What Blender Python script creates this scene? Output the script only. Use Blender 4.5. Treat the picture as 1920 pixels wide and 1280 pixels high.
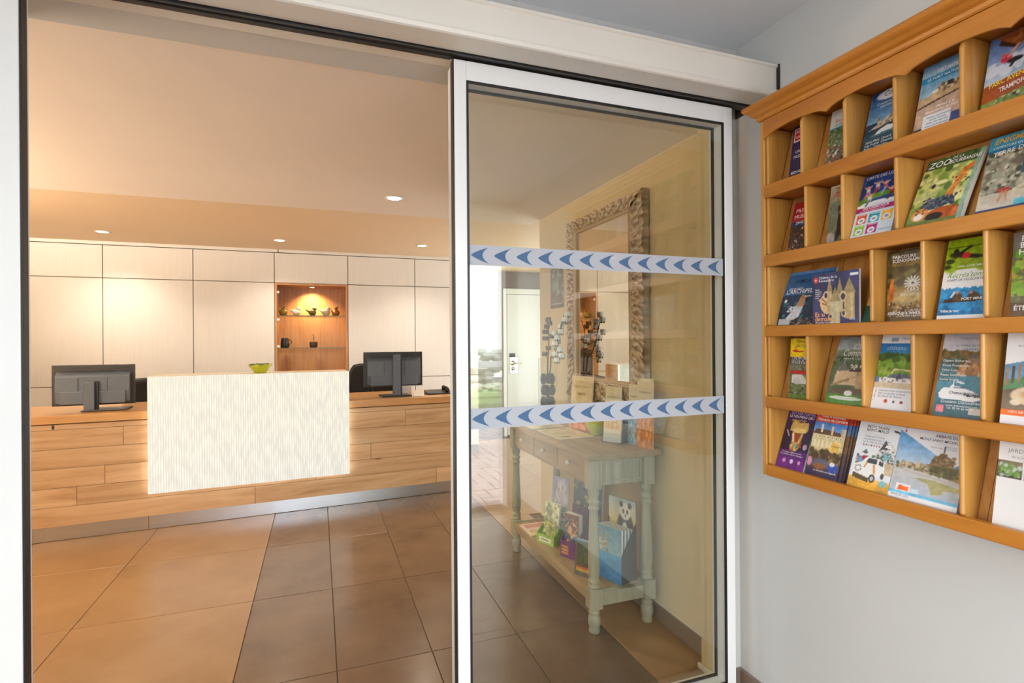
import bpy, bmesh, math, random
import numpy as np
from mathutils import Matrix, Vector

random.seed(7)
for o in list(bpy.data.objects):
    bpy.data.objects.remove(o, do_unlink=True)
scene = bpy.context.scene
COL = scene.collection


def lin(c):
    c = c / 255.0
    return c / 12.92 if c <= 0.04045 else ((c + 0.055) / 1.055) ** 2.4


def rgb(r, g, b):
    return (lin(r), lin(g), lin(b), 1.0)


# ------------------------------------------------------------------ camera
EYE = 1.30
YAW, PITCH, ROLL = 0.34839, 0.0002, -0.00741
cy, sy, cp_, sp_ = math.cos(YAW), math.sin(YAW), math.cos(PITCH), math.sin(PITCH)
fwd = Vector((sy * cp_, cy * cp_, sp_))
right0 = Vector((cy, -sy, 0))
down0 = fwd.cross(right0)
right = right0 * math.cos(ROLL) - down0 * math.sin(ROLL)
down = right0 * math.sin(ROLL) + down0 * math.cos(ROLL)
cam_data = bpy.data.cameras.new('camera')
cam = bpy.data.objects.new('camera', cam_data)
COL.objects.link(cam)
m = Matrix.Identity(4)
for i in range(3):
    m[i][0], m[i][1], m[i][2] = right[i], -down[i], -fwd[i]
m[2][3] = EYE
cam.matrix_world = m
cam_data.sensor_width = 36.0
cam_data.lens = 1001.27 / 1920 * 36.0
cam_data.clip_start = 0.02
scene.camera = cam

# ------------------------------------------------------------------ view, world and daylight
vs = scene.view_settings
vs.view_transform = 'Standard'
vs.look = 'None'
vs.gamma = 1.0
vs.exposure = 0.1
vs.use_curve_mapping = False
cyc = scene.cycles
cyc.use_denoising = True
cyc.max_bounces = 8
cyc.diffuse_bounces = 4
cyc.glossy_bounces = 4
cyc.adaptive_threshold = 0.03
cyc.transmission_bounces = 6
cyc.transparent_max_bounces = 24
cyc.sample_clamp_indirect = 6.0
cyc.caustics_reflective = False
cyc.caustics_refractive = False

SKY = 7.6
world = bpy.data.worlds.new('overcast_sky')
scene.world = world
world.use_nodes = True
bg = world.node_tree.nodes['Background']
bg.inputs[0].default_value = (0.90, 0.945, 1.0, 1)
bg.inputs[1].default_value = SKY


def lamp(name, kind, loc, energy, color, size=0.1, rot=(0, 0, 0), size_y=None, spot=None, blend=0.6):
    l = bpy.data.lights.new(name, kind)
    l.energy = energy
    l.color = color
    if kind == 'AREA':
        l.shape = 'RECTANGLE' if size_y else 'DISK'
        l.size = size
        if size_y:
            l.size_y = size_y
    else:
        l.shadow_soft_size = size
    if kind == 'SPOT':
        l.spot_size = spot or 2.0
        l.spot_blend = blend
    o = bpy.data.objects.new(name, l)
    COL.objects.link(o)
    o.location = loc
    o.rotation_euler = rot
    return o


# daylight enters through the glazed entrance behind the camera
portal = lamp('entrance_daylight', 'AREA', (0.545, -0.88, 1.02), 1.0, (1, 1, 1), 1.56, (math.radians(90), 0, 0), 2.0)
portal.data.cycles.is_portal = True
portal_b = lamp('added_window_portal', 'AREA', (-1.70, 0.0, 1.35), 1.0, (1, 1, 1), 1.0, (math.radians(90), 0, math.radians(-90)), 1.9)  # unseen side window, added to throw soft frontal light on the rack
portal_b.data.cycles.is_portal = True
portal_c = lamp('added_alcove_portal', 'AREA', (3.47, 5.1, 1.2), 1.0, (1, 1, 1), 2.0, (math.radians(90), 0, math.radians(90)), 1.8)  # unseen alcove window, added to bring more daylight into the lobby
portal_c.data.cycles.is_portal = True
WARM = (1.0, 0.86, 0.68)

# ------------------------------------------------------------------ mesh helpers
class MB:
    def __init__(s):
        s.v = []
        s.f = []

    def add(s, verts, faces):
        n = len(s.v)
        s.v += [tuple(p) for p in verts]
        s.f += [tuple(i + n for i in f) for f in faces]
        return s

    def box(s, x0, x1, y0, y1, z0, z1):
        vv = [(x, y, z) for z in (z0, z1) for y in (y0, y1) for x in (x0, x1)]
        return s.add(vv, [(0, 2, 3, 1), (4, 5, 7, 6), (0, 1, 5, 4), (2, 6, 7, 3), (0, 4, 6, 2), (1, 3, 7, 5)])

    def prism(s, pts, axis, a, b):
        """polygon pts (p,q) extruded along axis; axis 'x': (y,z), 'y': (x,z), 'z': (x,y)"""
        def P(p, t):
            if axis == 'x':
                return (t, p[0], p[1])
            if axis == 'y':
                return (p[0], t, p[1])
            return (p[0], p[1], t)
        n = len(pts)
        vv = [P(p, a) for p in pts] + [P(p, b) for p in pts]
        ff = [tuple(range(n))[::-1], tuple(range(n, 2 * n))]
        ff += [(i, (i + 1) % n, n + (i + 1) % n, n + i) for i in range(n)]
        return s.add(vv, ff)

    def lathe(s, prof, cx=0, cy=0, cz=0, seg=20, cap=True):
        vv = []
        for r, z in prof:
            for k in range(seg):
                a = 2 * math.pi * k / seg
                vv.append((cx + r * math.cos(a), cy + r * math.sin(a), cz + z))
        ff = []
        for i in range(len(prof) - 1):
            for k in range(seg):
                k2 = (k + 1) % seg
                ff.append((i * seg + k, i * seg + k2, (i + 1) * seg + k2, (i + 1) * seg + k))
        if cap:
            ff.append(tuple(range(seg))[::-1])
            ff.append(tuple((len(prof) - 1) * seg + k for k in range(seg)))
        return s.add(vv, ff)

    def ell(s, c, r, seg=14, rings=9):
        vv = [(c[0], c[1], c[2] - r[2])]
        for i in range(1, rings):
            t = -math.pi / 2 + math.pi * i / rings
            for k in range(seg):
                a = 2 * math.pi * k / seg
                vv.append((c[0] + r[0] * math.cos(t) * math.cos(a), c[1] + r[1] * math.cos(t) * math.sin(a), c[2] + r[2] * math.sin(t)))
        vv.append((c[0], c[1], c[2] + r[2]))
        ff = [(0, 1 + (k + 1) % seg, 1 + k) for k in range(seg)]
        for i in range(rings - 2):
            for k in range(seg):
                a, b = 1 + i * seg + k, 1 + i * seg + (k + 1) % seg
                ff.append((a, b, b + seg, a + seg))
        last = len(vv) - 1
        o = 1 + (rings - 2) * seg
        ff += [(o + k, o + (k + 1) % seg, last) for k in range(seg)]
        return s.add(vv, ff)

    def tube(s, pts, rad, seg=8):
        pts = [Vector(p) for p in pts]
        if not hasattr(rad, '__len__'):
            rad = [rad] * len(pts)
        vv, ff = [], []
        for i, p in enumerate(pts):
            t = (pts[min(i + 1, len(pts) - 1)] - pts[max(i - 1, 0)]).normalized()
            ref = Vector((0, 0, 1)) if abs(t.z) < 0.9 else Vector((1, 0, 0))
            a = t.cross(ref).normalized()
            b = t.cross(a)
            for k in range(seg):
                w = 2 * math.pi * k / seg
                vv.append(p + (a * math.cos(w) + b * math.sin(w)) * rad[i])
        for i in range(len(pts) - 1):
            for k in range(seg):
                k2 = (k + 1) % seg
                ff.append((i * seg + k, i * seg + k2, (i + 1) * seg + k2, (i + 1) * seg + k))
        ff.append(tuple(range(seg)))
        ff.append(tuple((len(pts) - 1) * seg + k for k in range(seg))[::-1])
        return s.add(vv, ff)

    def grid(s, fn, nu, nv):
        vv = [fn(i / nu, j / nv) for j in range(nv + 1) for i in range(nu + 1)]
        ff = [(j * (nu + 1) + i, j * (nu + 1) + i + 1, (j + 1) * (nu + 1) + i + 1, (j + 1) * (nu + 1) + i) for j in range(nv) for i in range(nu)]
        return s.add(vv, ff)


WM = {}


def place(o, parent, local):
    if parent is None:
        WM[o.name] = o.matrix_basis.copy()
        return
    o.parent = parent
    pw = WM[parent.name]
    if local:
        WM[o.name] = pw @ o.matrix_basis
    else:
        o.matrix_parent_inverse = pw.inverted()
        WM[o.name] = o.matrix_basis.copy()


def fix_normals(me):
    bm = bmesh.new()
    bm.from_mesh(me)
    bmesh.ops.recalc_face_normals(bm, faces=bm.faces)
    bm.to_mesh(me)
    bm.free()


def mk(name, mb, mat, parent=None, bevel=0.0, smooth=False, loc=None, rot=None, local=False, seg=2, recalc=True):
    me = bpy.data.meshes.new(name)
    me.from_pydata(mb.v, [], mb.f)
    if recalc:
        fix_normals(me)
    if smooth:
        for p in me.polygons:
            p.use_smooth = True
    me.materials.append(mat)
    o = bpy.data.objects.new(name, me)
    COL.objects.link(o)
    if loc is not None:
        o.location = loc
    if rot is not None:
        o.rotation_euler = rot
    if bevel:
        b = o.modifiers.new('bevel', 'BEVEL')
        b.width = bevel
        b.segments = seg
        b.limit_method = 'ANGLE'
        b.angle_limit = math.radians(40)
    place(o, parent, local)
    return o


def box(name, x0, x1, y0, y1, z0, z1, mat, parent=None, bevel=0.0, **k):
    return mk(name, MB().box(x0, x1, y0, y1, z0, z1), mat, parent, bevel, **k)


def empty(name, loc, rz=0.0):
    o = bpy.data.objects.new(name, None)
    o.empty_display_size = 0.05
    COL.objects.link(o)
    o.location = loc
    o.rotation_euler = (0, 0, rz)
    WM[o.name] = Matrix.Translation(Vector(loc)) @ Matrix.Rotation(rz, 4, 'Z')
    return o


def tag(o, label, cat, group=None, kind=None):
    o['label'] = label
    o['category'] = cat
    if group:
        o['group'] = group
    if kind:
        o['kind'] = kind
    return o


def copy_tree(o, loc=None, rz=None, parent=None):
    c = o.copy()
    COL.objects.link(c)
    if parent is not None:
        c.parent = parent
    if loc is not None:
        c.location = loc
    if rz is not None:
        c.rotation_euler = (0, 0, rz)
    for ch in o.children:
        copy_tree(ch, parent=c)
    return c


# ------------------------------------------------------------------ materials
def new_mat(name):
    mt = bpy.data.materials.new(name)
    mt.use_nodes = True
    return mt, mt.node_tree.nodes, mt.node_tree.links, mt.node_tree.nodes['Principled BSDF']


def mat(name, col, rough=0.5, metal=0.0, var=0.0, scale=8.0, bump=0.0, bscale=60.0, coat=0.0, emit=None, estr=0.0, spec=0.5, stretch=(1, 1, 1)):
    mt, N, L, P = new_mat(name)
    P.inputs['Base Color'].default_value = col
    P.inputs['Roughness'].default_value = rough
    P.inputs['Metallic'].default_value = metal
    P.inputs['Specular IOR Level'].default_value = spec
    P.inputs['Coat Weight'].default_value = coat
    P.inputs['Coat Roughness'].default_value = 0.12
    if emit:
        P.inputs['Emission Color'].default_value = emit
        P.inputs['Emission Strength'].default_value = estr
    tc = N.new('ShaderNodeTexCoord')
    mp = N.new('ShaderNodeMapping')
    mp.inputs['Scale'].default_value = stretch
    L.new(tc.outputs['Object'], mp.inputs['Vector'])
    nz = N.new('ShaderNodeTexNoise')
    nz.inputs['Scale'].default_value = scale
    nz.inputs['Detail'].default_value = 4
    L.new(mp.outputs['Vector'], nz.inputs['Vector'])
    v = max(var, 0.02)
    rp = N.new('ShaderNodeValToRGB')
    rp.color_ramp.elements[0].position = 0.3
    rp.color_ramp.elements[1].position = 0.7
    rp.color_ramp.elements[0].color = tuple(c * (1 - v) for c in col[:3]) + (1,)
    rp.color_ramp.elements[1].color = tuple(min(1, c * (1 + v)) for c in col[:3]) + (1,)
    L.new(nz.outputs['Fac'], rp.inputs['Fac'])
    L.new(rp.outputs['Color'], P.inputs['Base Color'])
    if bump:
        n2 = N.new('ShaderNodeTexNoise')
        n2.inputs['Scale'].default_value = bscale
        n2.inputs['Detail'].default_value = 3
        L.new(mp.outputs['Vector'], n2.inputs['Vector'])
        bp = N.new('ShaderNodeBump')
        bp.inputs['Strength'].default_value = bump
        bp.inputs['Distance'].default_value = 0.004
        L.new(n2.outputs['Fac'], bp.inputs['Height'])
        L.new(bp.outputs['Normal'], P.inputs['Normal'])
    return mt


def wood(name, c_dark, c_mid, c_light, axis='y', rough=0.4, coat=0.0, fine=1.0, tint=0.12, knots=0.0, bump=0.08):
    """wood with its grain along one axis; every piece gets its own tone and offset"""
    mt, N, L, P = new_mat(name)
    P.inputs['Roughness'].default_value = rough
    P.inputs['Coat Weight'].default_value = coat
    P.inputs['Coat Roughness'].default_value = 0.2
    tc = N.new('ShaderNodeTexCoord')
    oi = N.new('ShaderNodeObjectInfo')
    mul = N.new('ShaderNodeMath')
    mul.operation = 'MULTIPLY'
    mul.inputs[1].default_value = 37.0
    L.new(oi.outputs['Random'], mul.inputs[0])
    add = N.new('ShaderNodeVectorMath')
    add.operation = 'ADD'
    L.new(tc.outputs['Object'], add.inputs[0])
    L.new(mul.outputs[0], add.inputs[1])
    mp = N.new('ShaderNodeMapping')
    s = {'x': (0.9, 11, 11), 'y': (11, 0.9, 11), 'z': (11, 11, 0.9)}[axis]
    mp.inputs['Scale'].default_value = tuple(q * fine for q in s)
    L.new(add.outputs[0], mp.inputs['Vector'])
    nz = N.new('ShaderNodeTexNoise')
    nz.inputs['Scale'].default_value = 1.6
    nz.inputs['Detail'].default_value = 7
    nz.inputs['Roughness'].default_value = 0.62
    nz.inputs['Distortion'].default_value = 1.1
    L.new(mp.outputs['Vector'], nz.inputs['Vector'])
    rp = N.new('ShaderNodeValToRGB')
    e = rp.color_ramp.elements
    e[0].position, e[0].color = 0.28, c_dark
    e[1].position, e[1].color = 0.72, c_light
    k = e.new(0.47)
    k.color = c_mid
    L.new(nz.outputs['Fac'], rp.inputs['Fac'])
    hsv = N.new('ShaderNodeHueSaturation')
    mr = N.new('ShaderNodeMapRange')
    mr.inputs['To Min'].default_value = 1 - tint
    mr.inputs['To Max'].default_value = 1 + tint
    L.new(oi.outputs['Random'], mr.inputs['Value'])
    L.new(mr.outputs[0], hsv.inputs['Value'])
    L.new(rp.outputs['Color'], hsv.inputs['Color'])
    colout = hsv.outputs['Color']
    if knots:
        vo = N.new('ShaderNodeTexVoronoi')
        mk_ = N.new('ShaderNodeMapping')
        ks = {'x': (1.6, 4, 4), 'y': (4, 1.6, 4), 'z': (4, 4, 1.6)}[axis]
        mk_.inputs['Scale'].default_value = ks
        L.new(add.outputs[0], mk_.inputs['Vector'])
        L.new(mk_.outputs['Vector'], vo.inputs['Vector'])
        vo.inputs['Scale'].default_value = 1.0
        kr = N.new('ShaderNodeValToRGB')
        kr.color_ramp.elements[0].position = 0.02
        kr.color_ramp.elements[0].color = (knots, knots, knots, 1)
        kr.color_ramp.elements[1].position = 0.07
        kr.color_ramp.elements[1].color = (0, 0, 0, 1)
        L.new(vo.outputs['Distance'], kr.inputs['Fac'])
        mx = N.new('ShaderNodeMixRGB')
        mx.inputs['Color2'].default_value = tuple(c * 0.35 for c in c_dark[:3]) + (1,)
        L.new(kr.outputs['Color'], mx.inputs['Fac'])
        L.new(colout, mx.inputs['Color1'])
        colout = mx.outputs['Color']
    L.new(colout, P.inputs['Base Color'])
    bp = N.new('ShaderNodeBump')
    bp.inputs['Strength'].default_value = bump
    bp.inputs['Distance'].default_value = 0.003
    L.new(nz.outputs['Fac'], bp.inputs['Height'])
    L.new(bp.outputs['Normal'], P.inputs['Normal'])
    return mt


def stone(name, col, col2, rough):
    mt, N, L, P = new_mat(name)
    tc = N.new('ShaderNodeTexCoord')
    oi = N.new('ShaderNodeObjectInfo')
    mul = N.new('ShaderNodeMath')
    mul.operation = 'MULTIPLY'
    mul.inputs[1].default_value = 23.0
    L.new(oi.outputs['Random'], mul.inputs[0])
    add = N.new('ShaderNodeVectorMath')
    L.new(tc.outputs['Object'], add.inputs[0])
    L.new(mul.outputs[0], add.inputs[1])
    nz = N.new('ShaderNodeTexNoise')
    nz.inputs['Scale'].default_value = 4.0
    nz.inputs['Detail'].default_value = 8
    nz.inputs['Roughness'].default_value = 0.6
    L.new(add.outputs[0], nz.inputs['Vector'])
    rp = N.new('ShaderNodeValToRGB')
    rp.color_ramp.elements[0].position, rp.color_ramp.elements[0].color = 0.32, col
    rp.color_ramp.elements[1].position, rp.color_ramp.elements[1].color = 0.7, col2
    L.new(nz.outputs['Fac'], rp.inputs['Fac'])
    hsv = N.new('ShaderNodeHueSaturation')
    mr = N.new('ShaderNodeMapRange')
    mr.inputs['To Min'].default_value = 0.94
    mr.inputs['To Max'].default_value = 1.06
    L.new(oi.outputs['Random'], mr.inputs['Value'])
    L.new(mr.outputs[0], hsv.inputs['Value'])
    L.new(rp.outputs['Color'], hsv.inputs['Color'])
    L.new(hsv.outputs['Color'], P.inputs['Base Color'])
    P.inputs['Roughness'].default_value = rough
    P.inputs['Specular IOR Level'].default_value = 0.5
    return mt


def glass(name, tint=(1, 1, 1, 1), ior=1.5):
    """thin clear pane: fresnel mix of straight-through and mirror reflection"""
    mt, N, L, P = new_mat(name)
    N.remove(P)
    out = N['Material Output']
    fr = N.new('ShaderNodeFresnel')
    geo = N.new('ShaderNodeNewGeometry')
    mi = N.new('ShaderNodeMapRange')      # same reflectance from both faces of the sheet
    mi.inputs['To Min'].default_value = ior
    mi.inputs['To Max'].default_value = 1.0 / ior
    L.new(geo.outputs['Backfacing'], mi.inputs['Value'])
    L.new(mi.outputs[0], fr.inputs['IOR'])
    tr = N.new('ShaderNodeBsdfTransparent')
    tr.inputs['Color'].default_value = tint
    gl = N.new('ShaderNodeBsdfGlossy')
    gl.inputs['Roughness'].default_value = 0.0
    mx = N.new('ShaderNodeMixShader')
    L.new(fr.outputs[0], mx.inputs['Fac'])
    L.new(tr.outputs[0], mx.inputs[1])
    L.new(gl.outputs[0], mx.inputs[2])
    L.new(mx.outputs[0], out.inputs['Surface'])
    return mt


def film(name, col, alpha):
    """frosted adhesive film: part diffuse, part translucent, part clear"""
    mt, N, L, P = new_mat(name)
    N.remove(P)
    out = N['Material Output']
    df = N.new('ShaderNodeBsdfDiffuse')
    df.inputs['Color'].default_value = col
    tl = N.new('ShaderNodeBsdfTranslucent')
    tl.inputs['Color'].default_value = col
    m1 = N.new('ShaderNodeMixShader')
    m1.inputs['Fac'].default_value = 0.35
    L.new(df.outputs[0], m1.inputs[1])
    L.new(tl.outputs[0], m1.inputs[2])
    tr = N.new('ShaderNodeBsdfTransparent')
    m2 = N.new('ShaderNodeMixShader')
    m2.inputs['Fac'].default_value = alpha
    L.new(tr.outputs[0], m2.inputs[1])
    L.new(m1.outputs[0], m2.inputs[2])
    L.new(m2.outputs[0], out.inputs['Surface'])
    return mt


def painted(name, rough=0.35, coat=0.0):
    """print: the ink colours stored on the sheet"""
    mt, N, L, P = new_mat(name)
    at = N.new('ShaderNodeAttribute')
    at.attribute_name = 'ink'
    L.new(at.outputs['Color'], P.inputs['Base Color'])
    P.inputs['Roughness'].default_value = rough
    P.inputs['Coat Weight'].default_value = coat
    return mt


M = {}
M['wall_grey'] = mat('wall_paint_grey', rgb(206, 207, 203), 0.6, var=0.02, scale=2, bump=0.05, bscale=180)
M['wall_cream'] = mat('wall_paint_cream', rgb(214, 198, 160), 0.6, var=0.02, scale=2, bump=0.05, bscale=180)
M['wall_taupe'] = mat('wall_taupe', rgb(112, 100, 96), 0.6, var=0.05, scale=3, stretch=(8, 8, 1))
M['ceiling'] = mat('ceiling_white', rgb(242, 230, 216), 0.7, var=0.015, scale=2)
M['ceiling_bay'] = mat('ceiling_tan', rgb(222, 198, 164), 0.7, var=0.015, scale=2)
M['ceiling_grey'] = mat('ceiling_vestibule', rgb(232, 236, 238), 0.7, var=0.015, scale=2)
M['white_alu'] = mat('white_lacquered_aluminium', rgb(232, 233, 230), 0.28, var=0.012, scale=3)
M['cream_alu'] = mat('cream_lacquered_header', rgb(228, 224, 212), 0.3, var=0.012, scale=3)
M['black_rubber'] = mat('black_rubber', rgb(22, 22, 24), 0.45, var=0.1, scale=30)
M['black_track'] = mat('black_track', rgb(30, 28, 27), 0.3, var=0.1, scale=10)
M['glass'] = glass('clear_glass', (0.975, 0.988, 0.965, 1), 1.6)
M['shelf_glass'] = glass('shelf_glass', (0.95, 0.985, 0.965, 1))
M['film_white'] = film('frosted_film', rgb(216, 222, 230), 0.80)
M['film_blue'] = film('blue_film', rgb(108, 142, 180), 0.90)
M['tile_brown'] = stone('brown_floor_tile', rgb(96, 76, 58), rgb(112, 90, 70), 0.22)
M['tile_beige'] = stone('beige_floor_tile', rgb(136, 104, 68), rgb(152, 120, 84), 0.28)
M['grout'] = mat('grout', rgb(84, 66, 50), 0.8, var=0.08, scale=20)
M['plinth_tile'] = mat('grey_brown_plinth_tile', rgb(128, 112, 100), 0.4, var=0.06, scale=8)
M['oak'] = wood('counter_oak', rgb(170, 134, 98), rgb(200, 166, 128), rgb(220, 190, 154), 'x', 0.42, 0.0, 0.75, 0.10, 0.9)
M['oak_top'] = wood('counter_top_oak', rgb(172, 126, 78), rgb(196, 150, 98), rgb(210, 168, 118), 'x', 0.32, 0.2, 0.7, 0.03)
M['pine_y'] = wood('honey_pine_along', rgb(160, 96, 28), rgb(186, 118, 38), rgb(202, 138, 56), 'y', 0.36, 0.25, 0.8, 0.05, 0, 0.05)
M['pine_z'] = wood('honey_pine_upright', rgb(168, 112, 44), rgb(196, 140, 62), rgb(214, 162, 84), 'z', 0.38, 0.2, 0.9, 0.07, 0.5, 0.05)
M['pine_plank'] = wood('honey_pine_planks', rgb(160, 98, 38), rgb(190, 130, 62), rgb(212, 162, 96), 'z', 0.42, 0.1, 0.9, 0.16, 0.8, 0.06)
M['niche_wood'] = wood('niche_veneer', rgb(166, 118, 76), rgb(186, 138, 96), rgb(198, 152, 112), 'z', 0.4, 0.15, 1.6, 0.02)
M['limed'] = wood('limed_wood_daylit', rgb(132, 130, 114), rgb(160, 158, 142), rgb(180, 178, 162), 'z', 0.55, 0, 0.9, 0.04)  # greyer copy of the table wood, cool daylight put into the colour
M['limed_y'] = wood('limed_wood_warm_lit', rgb(132, 112, 84), rgb(156, 134, 102), rgb(174, 152, 120), 'y', 0.5, 0, 0.9, 0.04)  # browner copy of the same wood, warm lamp light put into the colour
M['cab'] = mat('white_ribbed_laminate', rgb(226, 225, 223), 0.42, var=0.03, scale=3.0, bump=0.25, bscale=4.0, stretch=(36, 36, 0.6))
M['steel'] = mat('brushed_steel', rgb(214, 218, 224), 0.3, 1.0, var=0.04, scale=3, stretch=(1, 1, 20))
M['chrome'] = mat('chrome', rgb(215, 216, 218), 0.12, 1.0)
M['brass_knob'] = mat('ivory_knob', rgb(206, 198, 176), 0.3, var=0.05)
M['black_plastic'] = mat('black_plastic', rgb(34, 36, 40), 0.38, var=0.06, scale=20)
M['grey_plastic'] = mat('dark_grey_plastic', rgb(88, 98, 112), 0.35, var=0.05, scale=20)
M['black_fabric'] = mat('black_fabric', rgb(20, 20, 22), 0.8, var=0.2, scale=60)
M['white_card'] = mat('white_card', rgb(236, 234, 230), 0.5)
M['page'] = mat('paper_edges', rgb(222, 218, 208), 0.6, var=0.05, scale=120, stretch=(30, 1, 1))
M['yellow_glass'] = mat('yellow_green_glass', rgb(186, 196, 34), 0.12, coat=0.6, var=0.1, scale=8)
M['door_white'] = mat('door_white', rgb(214, 220, 222), 0.35, var=0.01)
M['print'] = painted('printed_sheet', 0.32, 0.15)
M['mirror'] = mat('mirror_silver', (0.92, 0.93, 0.93, 1), 0.0, 1.0)
M['green_leaf'] = mat('green_leaf', rgb(60, 92, 44), 0.5, var=0.25, scale=20)
M['soil'] = mat('dark_soil', rgb(48, 40, 32), 0.9, var=0.3, scale=60)
M['paver'] = mat('grey_pink_paver', rgb(196, 186, 190), 0.7, var=0.12, scale=6)
M['acrylic'] = glass('clear_acrylic', (0.95, 0.97, 0.98, 1), 1.45)
_tm = {}


def ink(c, rough=0.4):
    k = (tuple(c), rough)
    if k not in _tm:
        _tm[k] = mat('ink_%02x%02x%02x' % tuple(c), rgb(*c), rough)
    return _tm[k]

# ------------------------------------------------------------------ the setting
XW = 1.485          # right wall plane
YW0, YW1 = 1.597, 1.735   # door wall, vestibule face / lobby face
ZC0, ZC1, ZC2 = 2.387, 2.162, 2.27   # ceilings: vestibule, lobby, raised bay
YSTEP = 3.66

S = 'structure'
floor = box('floor', -3.3, 3.6, -0.95, 7.05, -0.08, -0.004, M['grout'])
tag(floor, 'glossy brown and beige tiled lobby floor', 'floor', kind=S)
# tiles: brown planks in the middle, beige slabs beside them
tile_me = {}


def tile(x0, x1, y0, y1, mt):
    g = 0.0016
    w, d = round(x1 - x0 - 2 * g, 4), round(y1 - y0 - 2 * g, 4)
    key = (w, d, mt.name)
    if key not in tile_me:
        me = bpy.data.meshes.new('tile')
        b = MB()
        t, e = 0.0, 0.0012
        b.add([(0, 0, -0.006), (w, 0, -0.006), (w, d, -0.006), (0, d, -0.006), (0, 0, t - e), (w, 0, t - e), (w, d, t - e), (0, d, t - e),
               (e, e, t), (w - e, e, t), (w - e, d - e, t), (e, d - e, t)],
              [(3, 2, 1, 0), (0, 1, 5, 4), (1, 2, 6, 5), (2, 3, 7, 6), (3, 0, 4, 7), (4, 5, 9, 8), (5, 6, 10, 9), (6, 7, 11, 10), (7, 4, 8, 11), (8, 9, 10, 11)])
        me.from_pydata(b.v, [], b.f)
        me.materials.append(mt)
        tile_me[key] = me
    o = bpy.data.objects.new('tile', tile_me[key])
    COL.objects.link(o)
    o.location = (x0 + g, y0 + g, 0)
    place(o, floor, False)


xb = [-0.316, 0.062, 0.443, 0.826, 1.212]
ys = [2.23 + 0.755 * k for k in range(-4, 7)]
for j in range(len(ys) - 1):
    y0, y1 = ys[j], min(ys[j + 1], 6.95)
    if y1 - y0 < 0.05:
        continue
    sh = 0.0
    for i in range(4):
        tile(xb[i], xb[i + 1], y0 + sh, y1 + sh, M['tile_brown'])
    for x0, x1 in ((-1.07, -0.316), (-1.824, -1.07), (-2.578, -1.824), (-3.2, -2.578), (1.212, XW if y0 < 3.0 else 1.966)):
        tile(x0, x1, y0, y1, M['tile_beige'])
    if y0 > 3.4:
        tile(1.966, 2.72, y0, y1, M['tile_beige'])
        tile(2.72, 3.44, y0, y1, M['tile_beige'])

w = box('wall_right', XW, XW + 0.12, -0.95, YW1, 0, ZC0, M['wall_grey'])
tag(w, 'pale grey vestibule wall carrying the brochure rack', 'wall', kind=S)
w = box('wall_lobby', XW, XW + 0.12, YW1, 3.50, 0, ZC0, M['wall_cream'])
tag(w, 'cream lobby wall behind the console table', 'wall', kind=S)
w = mk('wall_front', MB().box(-1.75, 1.42, YW0, YW1, 2.152, ZC0 + 0.1).box(1.42, XW, YW0, YW1, 0, ZC0 + 0.1).box(-3.3, -0.76, YW0 + 0.02, YW1, 0, 2.152), M['wall_grey'])
tag(w, 'pale grey wall around the sliding door opening', 'wall', kind=S)
w = mk('wall_entrance', MB().box(-1.87, -0.25, -1.05, -0.95, 0, ZC0).box(1.388, XW + 0.12, -1.05, -0.95, 0, ZC0).box(-0.25, 1.388, -1.05, -0.95, 2.03, ZC0), M['wall_grey'])
tag(w, 'vestibule wall with the open entrance behind the camera', 'wall', kind=S)
w = mk('wall_left', MB().box(-1.87, -1.75, -0.95, -0.5, 0, ZC0).box(-1.87, -1.75, 0.5, YW0 + 0.02, 0, ZC0).box(-1.87, -1.75, -0.5, 0.5, 0, 0.4).box(-1.87, -1.75, -0.5, 0.5, 2.3, ZC0), M['wall_grey'])  # side opening is out of view, added to let daylight in
tag(w, 'vestibule wall with an added unseen window left of the camera', 'wall', kind=S)
w = box('wall_lobby_left', -3.42, -3.3, YW0, 7.05, 0, ZC0 + 0.1, M['wall_cream'])
tag(w, 'cream wall at the left end of the lobby', 'wall', kind=S)
w = box('wall_back', -3.3, 1.86, 6.46, 6.56, 0, ZC2, M['wall_cream'])
tag(w, 'wall behind the white storage cabinets', 'wall', kind=S)
w = box('wall_far', 1.86, 3.6, 6.95, 7.05, 0, ZC2, M['wall_taupe'])
tag(w, 'taupe wall above the white far door', 'wall', kind=S)
w = mk('wall_alcove_right', MB().box(3.48, 3.6, 3.50, 4.2, 0, ZC2).box(3.48, 3.6, 6.1, 6.95, 0, ZC2).box(3.48, 3.6, 4.1, 6.1, 0, 0.3).box(3.48, 3.6, 4.1, 6.1, 2.1, ZC2), M['wall_cream'])  # window opening is out of view, added for brightness
tag(w, 'cream side wall with an added unseen window in the alcove', 'wall', kind=S)
w = box('wall_alcove_front', XW + 0.12, 3.6, 3.38, 3.50, 0, ZC2, M['wall_cream'])
tag(w, 'cream wall turning behind the console table wall', 'wall', kind=S)
c = box('ceiling', -1.87, XW + 0.12, -1.05, YW0, ZC0, ZC0 + 0.08, M['ceiling_grey'])
tag(c, 'pale grey ceiling above the vestibule', 'ceiling', kind=S)
c = box('ceiling_lobby', -3.3, XW, YW1, YSTEP, ZC1, ZC1 + 0.2, M['ceiling'])
tag(c, 'lower white ceiling just inside the sliding door', 'ceiling', kind=S)
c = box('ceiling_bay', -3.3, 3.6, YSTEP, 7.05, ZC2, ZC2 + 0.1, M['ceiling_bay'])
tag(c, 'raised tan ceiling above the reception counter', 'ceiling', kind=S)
c = box('ceiling_alcove', XW, 3.6, 3.38, YSTEP, ZC2, ZC2 + 0.1, M['ceiling'])
tag(c, 'strip of ceiling at the start of the alcove', 'ceiling', kind=S)

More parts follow.
